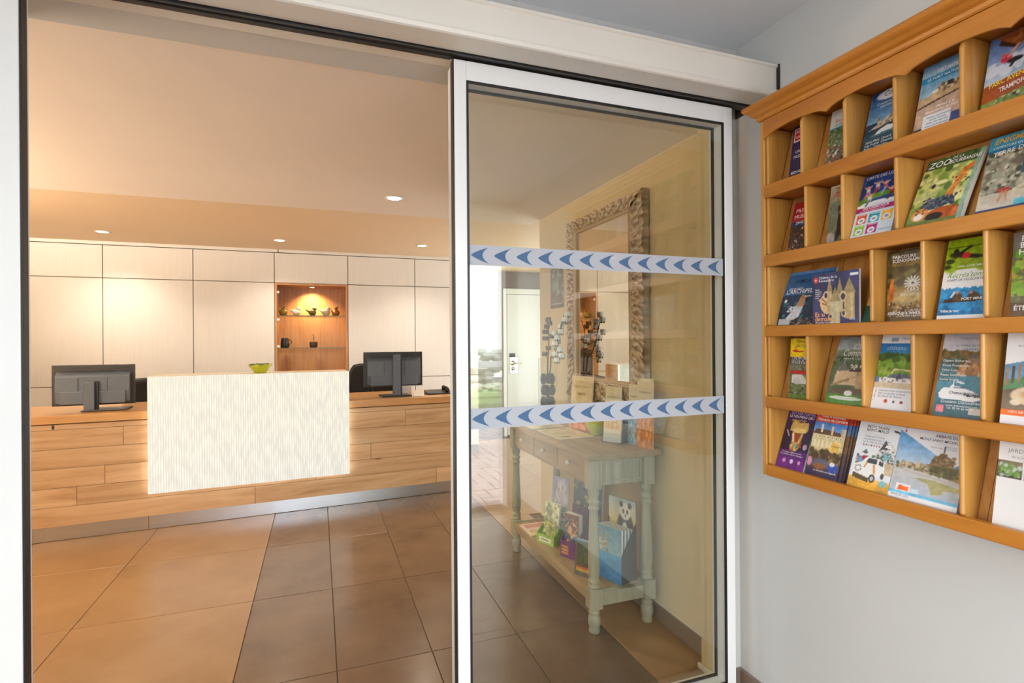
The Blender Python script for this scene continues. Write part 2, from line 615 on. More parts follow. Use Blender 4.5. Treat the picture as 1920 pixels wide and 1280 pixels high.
b = box('baseboard_right', XW - 0.012, XW, -0.95, YW0 - 0.012, 0, 0.073, M['plinth_tile'], bevel=0.002)
tag(b, 'grey brown tile skirting below the brochure rack', 'baseboard', kind=S)
b = box('baseboard_front', 1.42, XW, YW0 - 0.012, YW0, 0, 0.073, M['plinth_tile'], bevel=0.002)
tag(b, 'short tile skirting beside the sliding door', 'baseboard', kind=S)
b = box('baseboard_lobby', XW - 0.012, XW, YW1, 3.5, 0, 0.073, M['plinth_tile'], bevel=0.002)
tag(b, 'grey brown tile skirting behind the console table', 'baseboard', kind=S)
t = box('trim_3', 1.408, 1.42, YW0 - 0.01, YW1 + 0.012, 0, 0.022, M['cream_alu'], bevel=0.003)
tag(t, 'small cream floor strip at the foot of the door jamb', 'trim', kind=S)
t = box('trim_5', 1.4185, 1.4199, YW0 + 0.001, YW1 - 0.001, 0.023, 2.151, M['wall_cream'])  # thin liner gives the jamb the tint of warm lobby light
tag(t, 'door jamb tinted cream for warm lobby light, seen through the glass', 'trim', kind=S)
t = box('trim_4', XW - 0.004, XW, YW1, 3.5, 0.073, 0.079, M['cream_alu'])
tag(t, 'thin cream joint line on top of the lobby skirting', 'trim', kind=S)

# ------------------------------------------------------------------ sliding door header
hd = empty('trim_1', (0.0, 1.50, 2.128))
tag(hd, 'long cream header casing of the sliding glass door', 'door header', kind=S)
prof = [(1.398, 2.150), (1.404, 2.153), (1.404, 2.226), (1.398, 2.229), (1.398, 2.236), (1.597, 2.236), (1.597, 2.17), (1.481, 2.17), (1.481, 2.128), (1.405, 2.128), (1.400, 2.131), (1.396, 2.140), (1.398, 2.147)]
mk('casing', MB().prism(prof, 'x', -1.74, 1.478), M['cream_alu'], hd, 0.0)
mk('end_cap', MB().prism([(1.394, 2.128), (1.394, 2.238), (1.597, 2.238), (1.597, 2.128)], 'x', 1.478, 1.4835), M['black_rubber'], hd, 0.001)
mk('track', MB().box(-1.70, 1.46, 1.484, 1.519, 2.1215, 2.168), M['black_track'], hd, 0.001)
mk('brush_seal', MB().box(-0.62, 0.365, 1.4985, 1.5165, 2.1185, 2.1214), M['black_rubber'], hd)
mk('inner_soffit', MB().box(-1.70, 1.42, 1.5195, 1.597, 2.14, 2.168), M['cream_alu'], hd, 0.001)


def leaf(name, x0, x1, y0, y1, z0, z1, sl, sr, rt, rb, label, seal_x):
    d = empty(name, ((x0 + x1) / 2, y0, z0))
    tag(d, label, 'door', kind=S)
    W = M['white_alu']
    box('stile', x0, x0 + sl, y0, y1, z0, z1, W, d, 0.0025)
    box('stile', x1 - sr, x1, y0, y1, z0, z1, W, d, 0.0025)
    box('top_rail', x0 + sl, x1 - sr, y0 + 0.0006, y1, z1 - rt, z1, W, d, 0.0015)
    box('bottom_rail', x0 + sl, x1 - sr, y0 + 0.0006, y1, z0, z0 + rb, W, d, 0.0015)
    a, b_, c_, e = x0 + sl, x1 - sr, z0 + rb, z1 - rt
    g = 0.0065
    for yy, dd in ((y0 + 0.0012, 0.006), (y1 - 0.026, 0.008)):
        G = M['black_rubber']
        box('gasket', a, a + g, yy, yy + dd, c_, e, G, d)
        box('gasket', b_ - g, b_, yy, yy + dd, c_, e, G, d)
        box('gasket', a + g, b_ - g, yy, yy + dd, e - g, e, G, d)
        box('gasket', a + g, b_ - g, yy, yy + dd, c_, c_ + g, G, d)
    # the rear pane sits in a white inner bead
    box('pane', a + g, b_ - g, y0 + 0.004, y0 + 0.0075, c_ + g, e - g, M['glass'], d)
    box('pane', a + g, b_ - g, y1 - 0.0225, y1 - 0.019, c_ + g, e - g, M['glass'], d)
    box('edge_seal', seal_x, seal_x + 0.004, y0 + 0.001, y0 + 0.028, z0 + 0.004, z1 - 0.002, M['black_rubber'], d, 0.001)
    return d


# right leaf, drawn shut in front of the console table
D1 = leaf('door_1', 0.373, 1.3755, 1.50, 1.578, 0.012, 2.1165, 0.037, 0.036, 0.056, 0.085, 'white framed sliding glass door leaf with blue chevron bands', 0.369)
# left leaf, pushed open; only its front stile shows at the left edge
D2 = leaf('door_2', -1.63, -0.626, 1.50, 1.545, 0.012, 2.1165, 0.045, 0.045, 0.056, 0.085, 'open sliding door leaf whose white stile fills the left edge', -0.626)

for leaf_, xa, xb_, z0, z1 in ((D1, 0.4165, 1.333, 1.5245, 1.5835), (D1, 0.4165, 1.333, 1.0445, 1.105), (D2, -1.578, -0.678, 1.5245, 1.5835), (D2, -1.578, -0.678, 1.0445, 1.105)):
    band = box('safety_band', xa, xb_, 1.5031, 1.5036, z0, z1, M['film_white'], leaf_)
    n = 13
    sp = (xb_ - xa) / n
    hh = (z1 - z0)
    ch = None
    for k in range(n):
        if ch is None:
            pts = []
            for q in range(9):
                tq = q / 8
                pts.append((0.78 * sp * (0.75 * tq + 0.25 * tq * tq), hh * (0.5 + 0.41 * (tq * 0.8 + 0.2 * tq ** 0.5))))
            for q in range(1, 16):
                a = -1 + 2 * q / 16
                pts.append((sp * (0.50 + 0.28 * a * a), hh * (0.5 - 0.41 * a)))
            for q in range(8, 0, -1):
                tq = q / 8
                pts.append((0.78 * sp * (0.75 * tq + 0.25 * tq * tq), hh * (0.5 - 0.41 * (tq * 0.8 + 0.2 * tq ** 0.5))))
            chm = MB().prism(pts, 'y', 0.0, 0.0004)
            ch = mk('chevron', chm, M['film_blue'], band, loc=(xa + 0.004, 1.5024, z0))
        else:
            c2 = bpy.data.objects.new('chevron', ch.data)
            COL.objects.link(c2)
            c2.location = (xa + 0.004 + k * sp, 1.5024, z0)
            place(c2, band, False)

# ------------------------------------------------------------------ far door
fd = empty('door_3', (2.75, 6.95, 0))
tag(fd, 'white door with round lock at the end of the alcove', 'door', kind=S)
mk('frame', MB().box(2.395, 2.44, 6.92, 6.9495, 0.001, 2.03).box(3.36, 3.42, 6.92, 6.9495, 0.001, 2.03).box(2.44, 3.36, 6.92, 6.9495, 1.955, 2.03), M['door_white'], fd, 0.003)
box('door_leaf', 2.446, 3.356, 6.925, 6.9495, 0.012, 1.95, M['door_white'], fd, 0.002)
h = box('lock_plate', 2.475, 2.60, 6.917, 6.925, 0.86, 1.09, M['steel'], fd, 0.02)
mk('handle', MB().lathe([(0.0, 0), (0.034, 0.0), (0.034, 0.012), (0.012, 0.014), (0.012, 0.05), (0.0, 0.05)], seg=18).add([], []), M['chrome'], h, smooth=True, loc=(2.52, 6.917, 1.005), rot=(math.radians(90), 0, 0))
mk('lever', MB().tube([(2.52, 6.872, 1.005), (2.58, 6.868, 1.003), (2.64, 6.872, 1.0)], [0.011, 0.009, 0.007]), M['chrome'], h, smooth=True)
mk('lock_cylinder', MB().lathe([(0.0, 0), (0.027, 0.0), (0.027, 0.012), (0.0, 0.014)], seg=18), M['chrome'], h, smooth=True, loc=(2.52, 6.917, 0.93), rot=(math.radians(90), 0, 0))
box('card_reader', 2.478, 2.558, 6.905, 6.925, 1.085, 1.14, M['black_plastic'], fd, 0.008)

# ------------------------------------------------------------------ downlights
def downlight(name, x, y, z, label, energy, r=0.042, spot=2.3, grp='recessed ceiling downlights'):
    d = empty(name, (x, y, z))
    tag(d, label, 'ceiling light', grp)
    mk('trim_ring', MB().lathe([(r, -0.001), (r * 1.28, -0.001), (r * 1.34, -0.004), (r * 1.2, -0.008), (r, -0.005)], seg=24, cap=False), M['white_alu'], d, smooth=True, local=True)
    mk('lamp_disc', MB().lathe([(0.0001, -0.002), (r * 0.98, -0.002), (r * 0.98, -0.004), (0.0001, -0.004)], seg=24, cap=False), M['lampdisc'], d, local=True)
    s = lamp('downlight_beam', 'SPOT', (0, 0, -0.012), energy, WARM, 0.03, (0, 0, 0), spot=spot, blend=0.8)
    s.parent = d
    return d


M['lampdisc'] = mat('lit_lamp_disc', (1, 0.9, 0.7, 1), 0.4, emit=(1.0, 0.80, 0.50, 1), estr=14.0)
EB = 46
downlight('downlight', -1.73, 5.50, ZC2, 'lit downlight at the left end of the raised ceiling', EB)
downlight('downlight', -0.334, 5.46, ZC2, 'lit downlight in the raised ceiling above the niche', EB)
downlight('downlight', 0.985, 5.34, ZC2, 'lit downlight in the raised ceiling right of the niche', EB)
downlight('downlight', 0.432, 3.226, ZC1, 'single lit downlight in the lower lobby ceiling', 60)
downlight('downlight', -1.75, 3.226, ZC1, 'added downlight in the lower ceiling left beyond the frame', 30)  # out of view, added to lift the lobby brightness
downlight('downlight', -2.6, 4.2, ZC2, 'added downlight in the raised ceiling left beyond the frame', 30)  # another unseen fill lamp, added for warm light
downlight('downlight', 2.2, 4.6, ZC2, 'added unseen downlight in the alcove ceiling before the far door', 40)  # added fill lamp for the alcove, not a known fitting


def fill_sconce(x, y, z, rz, label, energy):  # uplighters out of view, added to brighten the lobby ceiling
    d = empty('added_sconce', (x, y, z), rz)
    tag(d, label, 'wall lamp', 'added uplighting lamps out of view')
    mk('shell', MB().prism([(0.0, -0.12), (0.03, -0.10), (0.09, 0.0), (0.10, 0.05), (0.09, 0.05), (0.08, 0.0), (0.02, -0.09), (0.0, -0.09)], 'x', -0.16, 0.16), M['white_alu'], d, 0.002, local=True)
    box('wall_plate', -0.12, 0.12, -0.012, 0.0, -0.1, 0.04, M['white_alu'], d, 0.002, local=True)
    l = lamp('added_uplight', 'AREA', (0, 0.05, 0.03), energy, (1.0, 0.82, 0.63), 0.28, (math.radians(180 - 38), 0, 0), 0.06)
    l.parent = d


fill_sconce(-3.28, 2.10, 1.62, math.radians(-90), 'added white uplighter out of view on the left lobby wall nearest the door', 185)
fill_sconce(-3.28, 2.55, 1.62, math.radians(-90), 'added white uplighter out of view in the middle of the left lobby wall', 185)
fill_sconce(-3.28, 3.0, 1.62, math.radians(-90), 'added white uplighter out of view on the left lobby wall nearest the counter', 185)

# ------------------------------------------------------------------ white storage wall behind the counter
YB = 6.0
xs_c = [-2.63, -1.891, -1.151, -0.419, 0.305, 1.025, 1.76]
z_low, z_mid, z_top = 0.915, 1.925, 2.235
names = ['white panelled cabinet at the left end of the back wall', 'white panelled cabinet second from the left behind the left monitor', 'white panelled cabinet just left of the lit niche',
         'white cabinet framing the lit wooden display niche', 'white panelled cabinet just right of the lit niche', 'white panelled cabinet at the right end behind the right monitor']
g = 0.0035


def front(name, x0, x1, z0, z1, par):
    return box(name, x0 + g, x1 - g, YB, YB + 0.02, z0 + g, z1 - g, M['cab'], par, 0.0015)


M['edge_green'] = mat('green_glass_edge', rgb(84, 88, 66), 0.2)
M['gap'] = mat('cabinet_shadow_gap', rgb(120, 106, 90), 0.7)
for i in range(6):
    x0, x1 = xs_c[i], xs_c[i + 1]
    c = empty('storage_cabinet', ((x0 + x1) / 2, YB + 0.2, 0))
    tag(c, names[i], 'cabinet', 'white storage cabinets')
    if i != 3:
        box('carcass', x0 + 0.0005, x1 - 0.0005, YB + 0.021, YB + 0.44, 0.001, z_top, M['gap'], c)
        front('upper_door', x0, x1, z_mid, z_top, c)
        front('tall_door', x0, x1, z_low, z_mid, c)
        front('lower_door', x0, x1, 0.1, z_low, c)
    else:
        box('carcass', x0 + 0.0005, x1 - 0.0005, YB + 0.021, YB + 0.44, z_mid, z_top, M['gap'], c)
        box('lower_carcass', x0 + 0.0005, x1 - 0.0005, YB + 0.021, YB + 0.44, 0.001, 0.60, M['gap'], c)
        front('upper_door', x0, x1, z_mid, z_top, c)
        front('lower_door', x0, x1, 0.1, 0.60, c)
        W = M['niche_wood']
        box('niche_back', x0 + 0.022, x1 - 0.022, YB + 0.34, YB + 0.36, 0.60, z_mid, W, c)
        box('niche_side', x0 + 0.002, x0 + 0.022, YB + 0.002, YB + 0.36, 0.60, z_mid, W, c)
        box('niche_side', x1 - 0.022, x1 - 0.002, YB + 0.002, YB + 0.36, 0.60, z_mid, W, c)
        box('niche_top', x0 + 0.022, x1 - 0.022, YB + 0.002, YB + 0.34, z_mid - 0.02, z_mid, W, c)
        for zz in (1.592, 1.252):
            box('glass_shelf', x0 + 0.024, x1 - 0.024, YB + 0.02, YB + 0.335, zz - 0.008, zz, M['shelf_glass'], c, 0.001)
            box('shelf_edge', x0 + 0.024, x1 - 0.024, YB + 0.017, YB + 0.020, zz - 0.008, zz, M['edge_green'], c)
        for zz in (1.83, 1.545, 1.265):
            mk('hinge_cap', MB().lathe([(0.0, 0), (0.016, 0), (0.016, 0.01), (0.008, 0.014), (0.0, 0.014)], seg=14), M['white_card'], c, smooth=True, loc=(x0 + 0.03, YB + 0.03, zz), rot=(math.radians(90), 0, 0))
        box('glass_door_edge', x0 + 0.085, x0 + 0.092, YB + 0.03, YB + 0.037, 1.262, 1.575, M['shelf_glass'], c)
t = mk('trim_2', MB().box(-2.63, -0.385, YB + 0.004, YB + 0.44, z_top + 0.004, ZC2).box(-0.378, 1.76, YB + 0.004, YB + 0.44, z_top + 0.004, ZC2), M['cab'], bevel=0.0015)
tag(t, 'pale filler strip between cabinets and ceiling', 'trim', kind=S)

nl = empty('niche_spotlight', (-0.057, YB + 0.17, z_mid - 0.0208))
tag(nl, 'small lit spotlight in the top of the wooden niche', 'spotlight')
mk('rim', MB().lathe([(0.026, 0.0), (0.036, 0.0), (0.036, -0.004), (0.026, -0.006)], seg=20, cap=False), M['chrome'], nl, smooth=True, local=True)
mk('lamp_disc', MB().lathe([(0.0001, -0.001), (0.026, -0.001), (0.026, -0.003), (0.0001, -0.003)], seg=20, cap=False), M['lampdisc'], nl, local=True)
s_ = lamp('niche_beam', 'SPOT', (0, 0.02, -0.012), 40.0, (1.0, 0.62, 0.26), 0.02, (math.radians(16), 0, 0), spot=2.2, blend=0.9)
s_.parent = nl

# birds and small things in the niche
def bird(x, y, z, mt, mt2, face, label, sc=1.0, beak=True):
    b = empty('bird_figurine', (x, y, z), 0 if face > 0 else math.pi)
    tag(b, label, 'figurine', 'bird figurines on the upper niche shelf')
    m_ = MB()
    m_.ell((0, 0, 0.036 * sc), (0.040 * sc, 0.030 * sc, 0.036 * sc), 16, 10)
    m_.ell((0.018 * sc, 0, 0.075 * sc), (0.022 * sc, 0.020 * sc, 0.022 * sc), 14, 9)
    m_.tube([(-0.015 * sc, 0, 0.045 * sc), (-0.045 * sc, 0, 0.055 * sc), (-0.07 * sc, 0, 0.068 * sc)], [0.022 * sc, 0.014 * sc, 0.005 * sc])
    bo = mk('body', m_, mt, b, smooth=True, local=True)
    mk('beak', MB().tube([(0.036 * sc, 0, 0.074 * sc), (0.054 * sc, 0, 0.070 * sc)], [0.007 * sc, 0.001]), mt2, b, smooth=True, local=True)
    mk('wing', MB().ell((-0.008 * sc, -0.026 * sc, 0.042 * sc), (0.030 * sc, 0.008 * sc, 0.020 * sc), 12, 8), mt2, b, smooth=True, local=True)
    return b


M['olive'] = mat('olive_ceramic', rgb(122, 104, 36), 0.25, var=0.2, scale=20)
M['cream_cer'] = mat('cream_ceramic', rgb(214, 204, 180), 0.25, var=0.04)
M['grey_cer'] = mat('grey_ceramic', rgb(92, 88, 66), 0.3, var=0.15, scale=20)
M['amber_cer'] = mat('amber_ceramic', rgb(140, 92, 30), 0.25, var=0.2, scale=20)
yn = YB + 0.15


def jug(x, label, mt):
    j = empty('ceramic_hen', (x, yn, 1.5926))
    tag(j, label, 'figurine', 'bird figurines on the upper niche shelf')
    mk('body', MB().lathe([(0.0, 0), (0.024, 0), (0.038, 0.02), (0.042, 0.035), (0.036, 0.055), (0.018, 0.07), (0.014, 0.082), (0.02, 0.086), (0.0, 0.088)], seg=18), mt, j, smooth=True, local=True)
    mk('crest', MB().ell((0.012, 0, 0.092), (0.016, 0.008, 0.01)), mt, j, smooth=True, local=True)
    mk('tail', MB().tube([(-0.03, 0, 0.045), (-0.048, 0, 0.062)], [0.012, 0.005]), mt, j, smooth=True, local=True)


jug(-0.345, 'round olive ceramic hen leftmost on the niche shelf', M['olive'])
bird(-0.214, yn, 1.5926, M['cream_cer'], M['white_card'], 1, 'cream ceramic bird second from left on the niche shelf')
bird(-0.055, yn, 1.5926, M['grey_cer'], M['olive'], 1, 'dark grey ceramic bird in the middle of the niche shelf')
bird(0.085, yn, 1.5926, M['cream_cer'], M['cream_cer'], 1, 'pale ceramic bird standing just right of the dark one', 1.05)
jug(0.185, 'amber brown ceramic hen rightmost on the niche shelf', M['amber_cer'])
mg = empty('black_mug', (-0.33, yn, 1.2526))
tag(mg, 'tall black mug on the lower niche shelf', 'mug')
mk('cup', MB().lathe([(0.0, 0), (0.036, 0), (0.04, 0.004), (0.042, 0.05), (0.036, 0.09), (0.034, 0.105), (0.03, 0.105), (0.03, 0.09), (0.0, 0.085)], seg=20), M['black_plastic'], mg, smooth=True, local=True)
mk('handle', MB().tube([(0.038, 0, 0.085), (0.06, 0, 0.08), (0.064, 0, 0.05), (0.04, 0, 0.025)], 0.005), M['black_plastic'], mg, smooth=True, local=True)
pp = empty('potted_plant', (-0.045, yn, 1.2526))
tag(pp, 'tiny green plant in a dark pot in the niche', 'plant')
mk('pot', MB().lathe([(0.0, 0), (0.034, 0), (0.042, 0.02), (0.042, 0.055), (0.036, 0.062), (0.032, 0.058), (0.0, 0.055)], seg=18), mat('brown_pot', rgb(58, 40, 34), 0.5), pp, smooth=True, local=True)
st = mk('stem', MB().tube([(0, 0, 0.05), (0.003, 0, 0.09), (-0.003, 0, 0.13)], 0.003), M['green_leaf'], pp, local=True)
for k in range(9):
    a = k * 2.4
    zz = 0.075 + 0.008 * k
    r = 0.034 - 0.002 * k
    mk('leaf', MB().add([(0, 0, 0), (r * 0.5, 0.007, 0.006), (r, 0, 0.012), (r * 0.5, -0.007, 0.006)], [(0, 1, 2, 3)]), M['green_leaf'], pp, loc=(0, 0, zz), rot=(0, 0, a), local=True)

# ------------------------------------------------------------------ reception counter (turned about 4 degrees)
P0 = (-1.771, 4.355, 0.0)
RZ = math.atan2(0.197, 2.835)
ct = empty('reception_counter', P0, RZ)
tag(ct, 'long oak plank reception counter with steel kick plate', 'counter')
SL, SR = -1.3, 3.02
CW = M['oak']
box('body', SL + 0.02, SR - 0.02, 0.022, 0.70, 0.001, 0.7775, mat('counter_core', rgb(150, 108, 66), 0.6), ct, local=True)
rows = [0.097, 0.226, 0.352, 0.480, 0.608, 0.737]
joints = [[SL, 1.321, 2.724, SR], [SL, 0.245, 1.75, SR], [SL, 0.40, 2.175, SR], [SL, 0.95, 2.9, SR], [SL, 0.505, 2.459, SR]]
for r in range(5):
    for k in range(len(joints[r]) - 1):
        gg = 0.0011
        dy = random.uniform(0, 0.0012)
        box('plank', joints[r][k] + gg, joints[r][k + 1] - gg, -0.015 + dy, 0.02, rows[r] + gg, rows[r + 1] - gg, CW, ct, 0.0012, local=True)
box('plank', SL, 1.3, -0.013, 0.02, 0.738, 0.772, CW, ct, 0.001, local=True)
box('plank', 1.302, SR, -0.013, 0.02, 0.738, 0.772, CW, ct, 0.001, local=True)
kp = box('kick_plate', SL, 0.645, 0.0, 0.021, 0.002, 0.0955, M['steel'], ct, 0.001, local=True)
kp2 = box('kick_plate', 0.647, SR, 0.0, 0.021, 0.002, 0.0955, M['steel'], ct, 0.001, local=True)
mk('socket_hole', MB().box(0.115, 0.128, -0.0165, -0.0125, 0.742, 0.768), M['black_plastic'], ct, local=True)
wt = empty('counter_top', (P0[0], P0[1], 0.778), RZ)
tag(wt, 'oak worktop with the monitors on the reception counter', 'worktop')
box('slab', SL - 0.01, SR + 0.01, -0.026, 0.72, 0.0, 0.055, M['oak_top'], wt, 0.003, local=True)

# luminous ribbed panel in front of the counter
_rw = [(random.uniform(0, 6.28), random.uniform(0.8, 1.25)) for _ in range(90)]


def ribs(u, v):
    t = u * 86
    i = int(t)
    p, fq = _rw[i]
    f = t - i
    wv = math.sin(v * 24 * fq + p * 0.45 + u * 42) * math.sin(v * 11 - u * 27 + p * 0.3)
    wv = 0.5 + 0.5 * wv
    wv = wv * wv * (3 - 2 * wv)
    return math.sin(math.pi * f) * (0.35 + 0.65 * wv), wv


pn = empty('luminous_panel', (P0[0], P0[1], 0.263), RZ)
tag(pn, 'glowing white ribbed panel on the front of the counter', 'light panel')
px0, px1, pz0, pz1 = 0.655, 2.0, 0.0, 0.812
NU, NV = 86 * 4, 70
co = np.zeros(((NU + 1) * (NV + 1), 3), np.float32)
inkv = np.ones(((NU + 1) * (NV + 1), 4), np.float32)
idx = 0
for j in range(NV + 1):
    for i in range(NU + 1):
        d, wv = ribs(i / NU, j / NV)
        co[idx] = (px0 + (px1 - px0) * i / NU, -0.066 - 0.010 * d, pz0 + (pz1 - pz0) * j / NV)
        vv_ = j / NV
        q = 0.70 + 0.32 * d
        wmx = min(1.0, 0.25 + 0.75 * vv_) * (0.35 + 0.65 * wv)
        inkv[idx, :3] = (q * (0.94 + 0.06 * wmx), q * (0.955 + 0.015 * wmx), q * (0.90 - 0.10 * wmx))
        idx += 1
gm = MB()
gm.v = [tuple(p) for p in co]
gm.f = [(j * (NU + 1) + i, j * (NU + 1) + i + 1, (j + 1) * (NU + 1) + i + 1, (j + 1) * (NU + 1) + i) for j in range(NV) for i in range(NU)]
mt, N, L, P = new_mat('backlit_acrylic_relief')
at = N.new('ShaderNodeAttribute')
at.attribute_name = 'ink'
L.new(at.outputs['Color'], P.inputs['Emission Color'])
P.inputs['Emission Strength'].default_value = 0.75
P.inputs['Base Color'].default_value = (0.3, 0.3, 0.28, 1)
P.inputs['Roughness'].default_value = 0.3
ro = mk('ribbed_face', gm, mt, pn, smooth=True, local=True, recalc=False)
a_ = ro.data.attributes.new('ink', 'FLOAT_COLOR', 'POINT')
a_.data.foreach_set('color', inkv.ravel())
M['glow'] = mat('backlit_acrylic_core', (0.8, 0.78, 0.72, 1), 0.4, emit=(1.0, 0.93, 0.80, 1), estr=2.2)
box('light_box', px0, px1, -0.066, -0.042, pz0, pz1 - 0.006, M['glow'], pn, local=True)
box('ledge', px0, px1, -0.066, 0.24, pz1 - 0.006, pz1, mat('ledge_white', rgb(238, 228, 208), 0.3), pn, 0.001, local=True)
mk('ledge_box', MB().box(px0 + 0.004, px1 - 0.004, -0.0415, 0.236, 0.5725, pz1 - 0.0065), M['oak_top'], pn, local=True)


def cpt(s, y, z):
    return (P0[0] + s * math.cos(RZ) - y * math.sin(RZ), P0[1] + s * math.sin(RZ) + y * math.cos(RZ), z)


# yellow bowl of leaves on the panel ledge
bw = empty('glass_bowl', cpt(1.36, 0.06, 1.0755))
tag(bw, 'wavy yellow green glass bowl on the luminous panel', 'bowl')
prf = [(0.0, 0.001), (0.042, 0.001), (0.05, 0.012), (0.062, 0.03), (0.074, 0.05), (0.080, 0.062), (0.077, 0.063), (0.07, 0.05), (0.058, 0.03), (0.044, 0.014), (0.0, 0.01)]
mb = MB().lathe(prf, seg=40, cap=False)
mb.v = [(x * (1 + 0.10 * math.sin(7 * math.atan2(y, x)) * max(0, z - 0.03) / 0.033), y * (1 + 0.10 * math.sin(7 * math.atan2(y, x)) * max(0, z - 0.03) / 0.033), z + 0.006 * math.cos(7 * math.atan2(y, x)) * max(0, z - 0.03) / 0.033) for x, y, z in mb.v]
mk('bowl_body', mb, M['yellow_glass'], bw, smooth=True, local=True)
lv = MB()
for k in range(70):
    a, r = random.uniform(0, 6.28), 0.062 * math.sqrt(random.random())
    lv.ell((r * math.cos(a), r * math.sin(a), 0.052 + random.uniform(0, 0.016)), (0.011, 0.006, 0.005), 6, 4)
o = mk('foliage', lv, mat('grey_green_leaves', rgb(92, 112, 74), 0.6, var=0.4, scale=60), bw, local=True)
o['kind'] = 'stuff'

# ------------------------------------------------------------------ monitors seen from behind
def monitor(name, s0, s1, y, z0, z1, label, col, zc0, base, tilt=0.0):
    r = empty(name, cpt((s0 + s1) / 2, y, 0.8336), RZ)
    tag(r, label, 'monitor')
    w = (s1 - s0) / 2
    a, b_ = z0 - 0.833, z1 - 0.833
    h = b_ - a
    box('screen_frame', -w, w, 0.0, 0.022, a, b_, M['black_plastic'], r, 0.003, local=True)
    bk = mk('rear_shell', MB().prism([(a + 0.02, 0), (a + 0.02, -0.022), (a + 0.1, -0.035), (b_ - 0.08, -0.032), (b_ - 0.045, 0)], 'x', -w + 0.025, w - 0.025), M['grey_plastic'], r, 0.004, local=True)
    # prism on x axis takes (y, z); swap
    bk.data.vertices.foreach_get('co', (tmp := np.zeros(len(bk.data.vertices) * 3, np.float32)))
    tmp = tmp.reshape(-1, 3)[:, [0, 2, 1]]
    bk.data.vertices.foreach_set('co', tmp.ravel().astype(np.float32))
    fix_normals(bk.data)
    for k in range(2):
        box('panel_seam', (-0.35 + 0.7 * k) * w - 0.001, (-0.35 + 0.7 * k) * w + 0.001, -0.0362, -0.03, a + 0.07, b_ - 0.09, M['black_plastic'], r, local=True)
    box('lower_cover', -w + 0.05, w - 0.05, -0.040, -0.022, a + 0.012, a + 0.1, M['grey_plastic'], r, 0.004, local=True)
    box('vent_slot', -w + 0.04, w - 0.04, -0.026, -0.01, b_ - 0.043, b_ - 0.036, M['black_plastic'], r, local=True)
    c0, c1 = col
    sm = (s0 + s1) / 2
    box('stand_column', c0 - sm, c1 - sm, -0.075, -0.040, 0.012, zc0 - 0.833, M['grey_plastic'], r, 0.004, local=True)
    box('column_core', c0 - sm + 0.02, c1 - sm + 0.018, -0.055, -0.030, 0.012, zc0 - 0.833 + 0.003, M['black_plastic'], r, 0.002, local=True)
    box('stand_base', base[0] - sm, base[1] - sm, -0.09, 0.10, 0.0, 0.012, M['black_plastic'], r, 0.004, local=True)
    return r


monitor('computer_monitor', 0.051, 0.531, 0.20, 0.872, 1.157, 'black monitor back on the left end of the counter', (0.247, 0.309), 1.040, (0.235, 0.50))
monitor('computer_monitor', 2.154, 2.662, 0.20, 0.918, 1.2175, 'black monitor back on the right end of the counter', (2.388, 2.452), 1.192, (2.293, 2.546))

# cards and phone beside the right monitor
cd = empty('white_box', cpt(2.535, 0.325, 0.8335), RZ)
tag(cd, 'plain white card box standing behind the right monitor foot', 'box')
mk('carton', MB().prism([(-0.06, 0), (0.06, 0), (0.06, 0.072), (-0.06, 0.076)], 'y', 0.0, 0.04), M['white_card'], cd, 0.002, local=True)
box('lid_line', -0.0605, 0.0605, -0.0008, 0.0, 0.046, 0.048, M['page'], cd, local=True)
cs = empty('card_holder', cpt(2.605, 0.10, 0.8335), RZ)
tag(cs, 'small white card holder right of the monitor foot', 'card holder')
mk('card', MB().prism([(0.0, 0.0), (0.004, 0.0), (0.022, 0.05), (0.018, 0.05)], 'x', -0.045, 0.045), M['white_card'], cs, local=True)
mk('foot', MB().box(-0.047, 0.047, -0.012, 0.03, 0, 0.006), M['white_card'], cs, 0.002, local=True)
ph = empty('desk_phone', cpt(2.82, 0.16, 0.8335), RZ)
tag(ph, 'flat black desk phone at the right end of the counter', 'phone')
mk('phone_base', MB().prism([(0.0, 0.0), (0.13, 0.0), (0.13, 0.035), (0.0, 0.012)], 'x', -0.12, 0.11), M['black_plastic'], ph, 0.003, local=True)
mk('handset', MB().tube([(0.06, 0.01, 0.034), (0.08, 0.05, 0.045), (0.08, 0.09, 0.05), (0.06, 0.13, 0.05)], [0.022, 0.012, 0.012, 0.022]), M['black_plastic'], ph, smooth=True, local=True)
mk('cord', MB().tube([(-0.12, 0.05, 0.008), (-0.17, 0.04, 0.005), (-0.22, 0.06, 0.005)], 0.004), M['black_plastic'], ph, local=True)

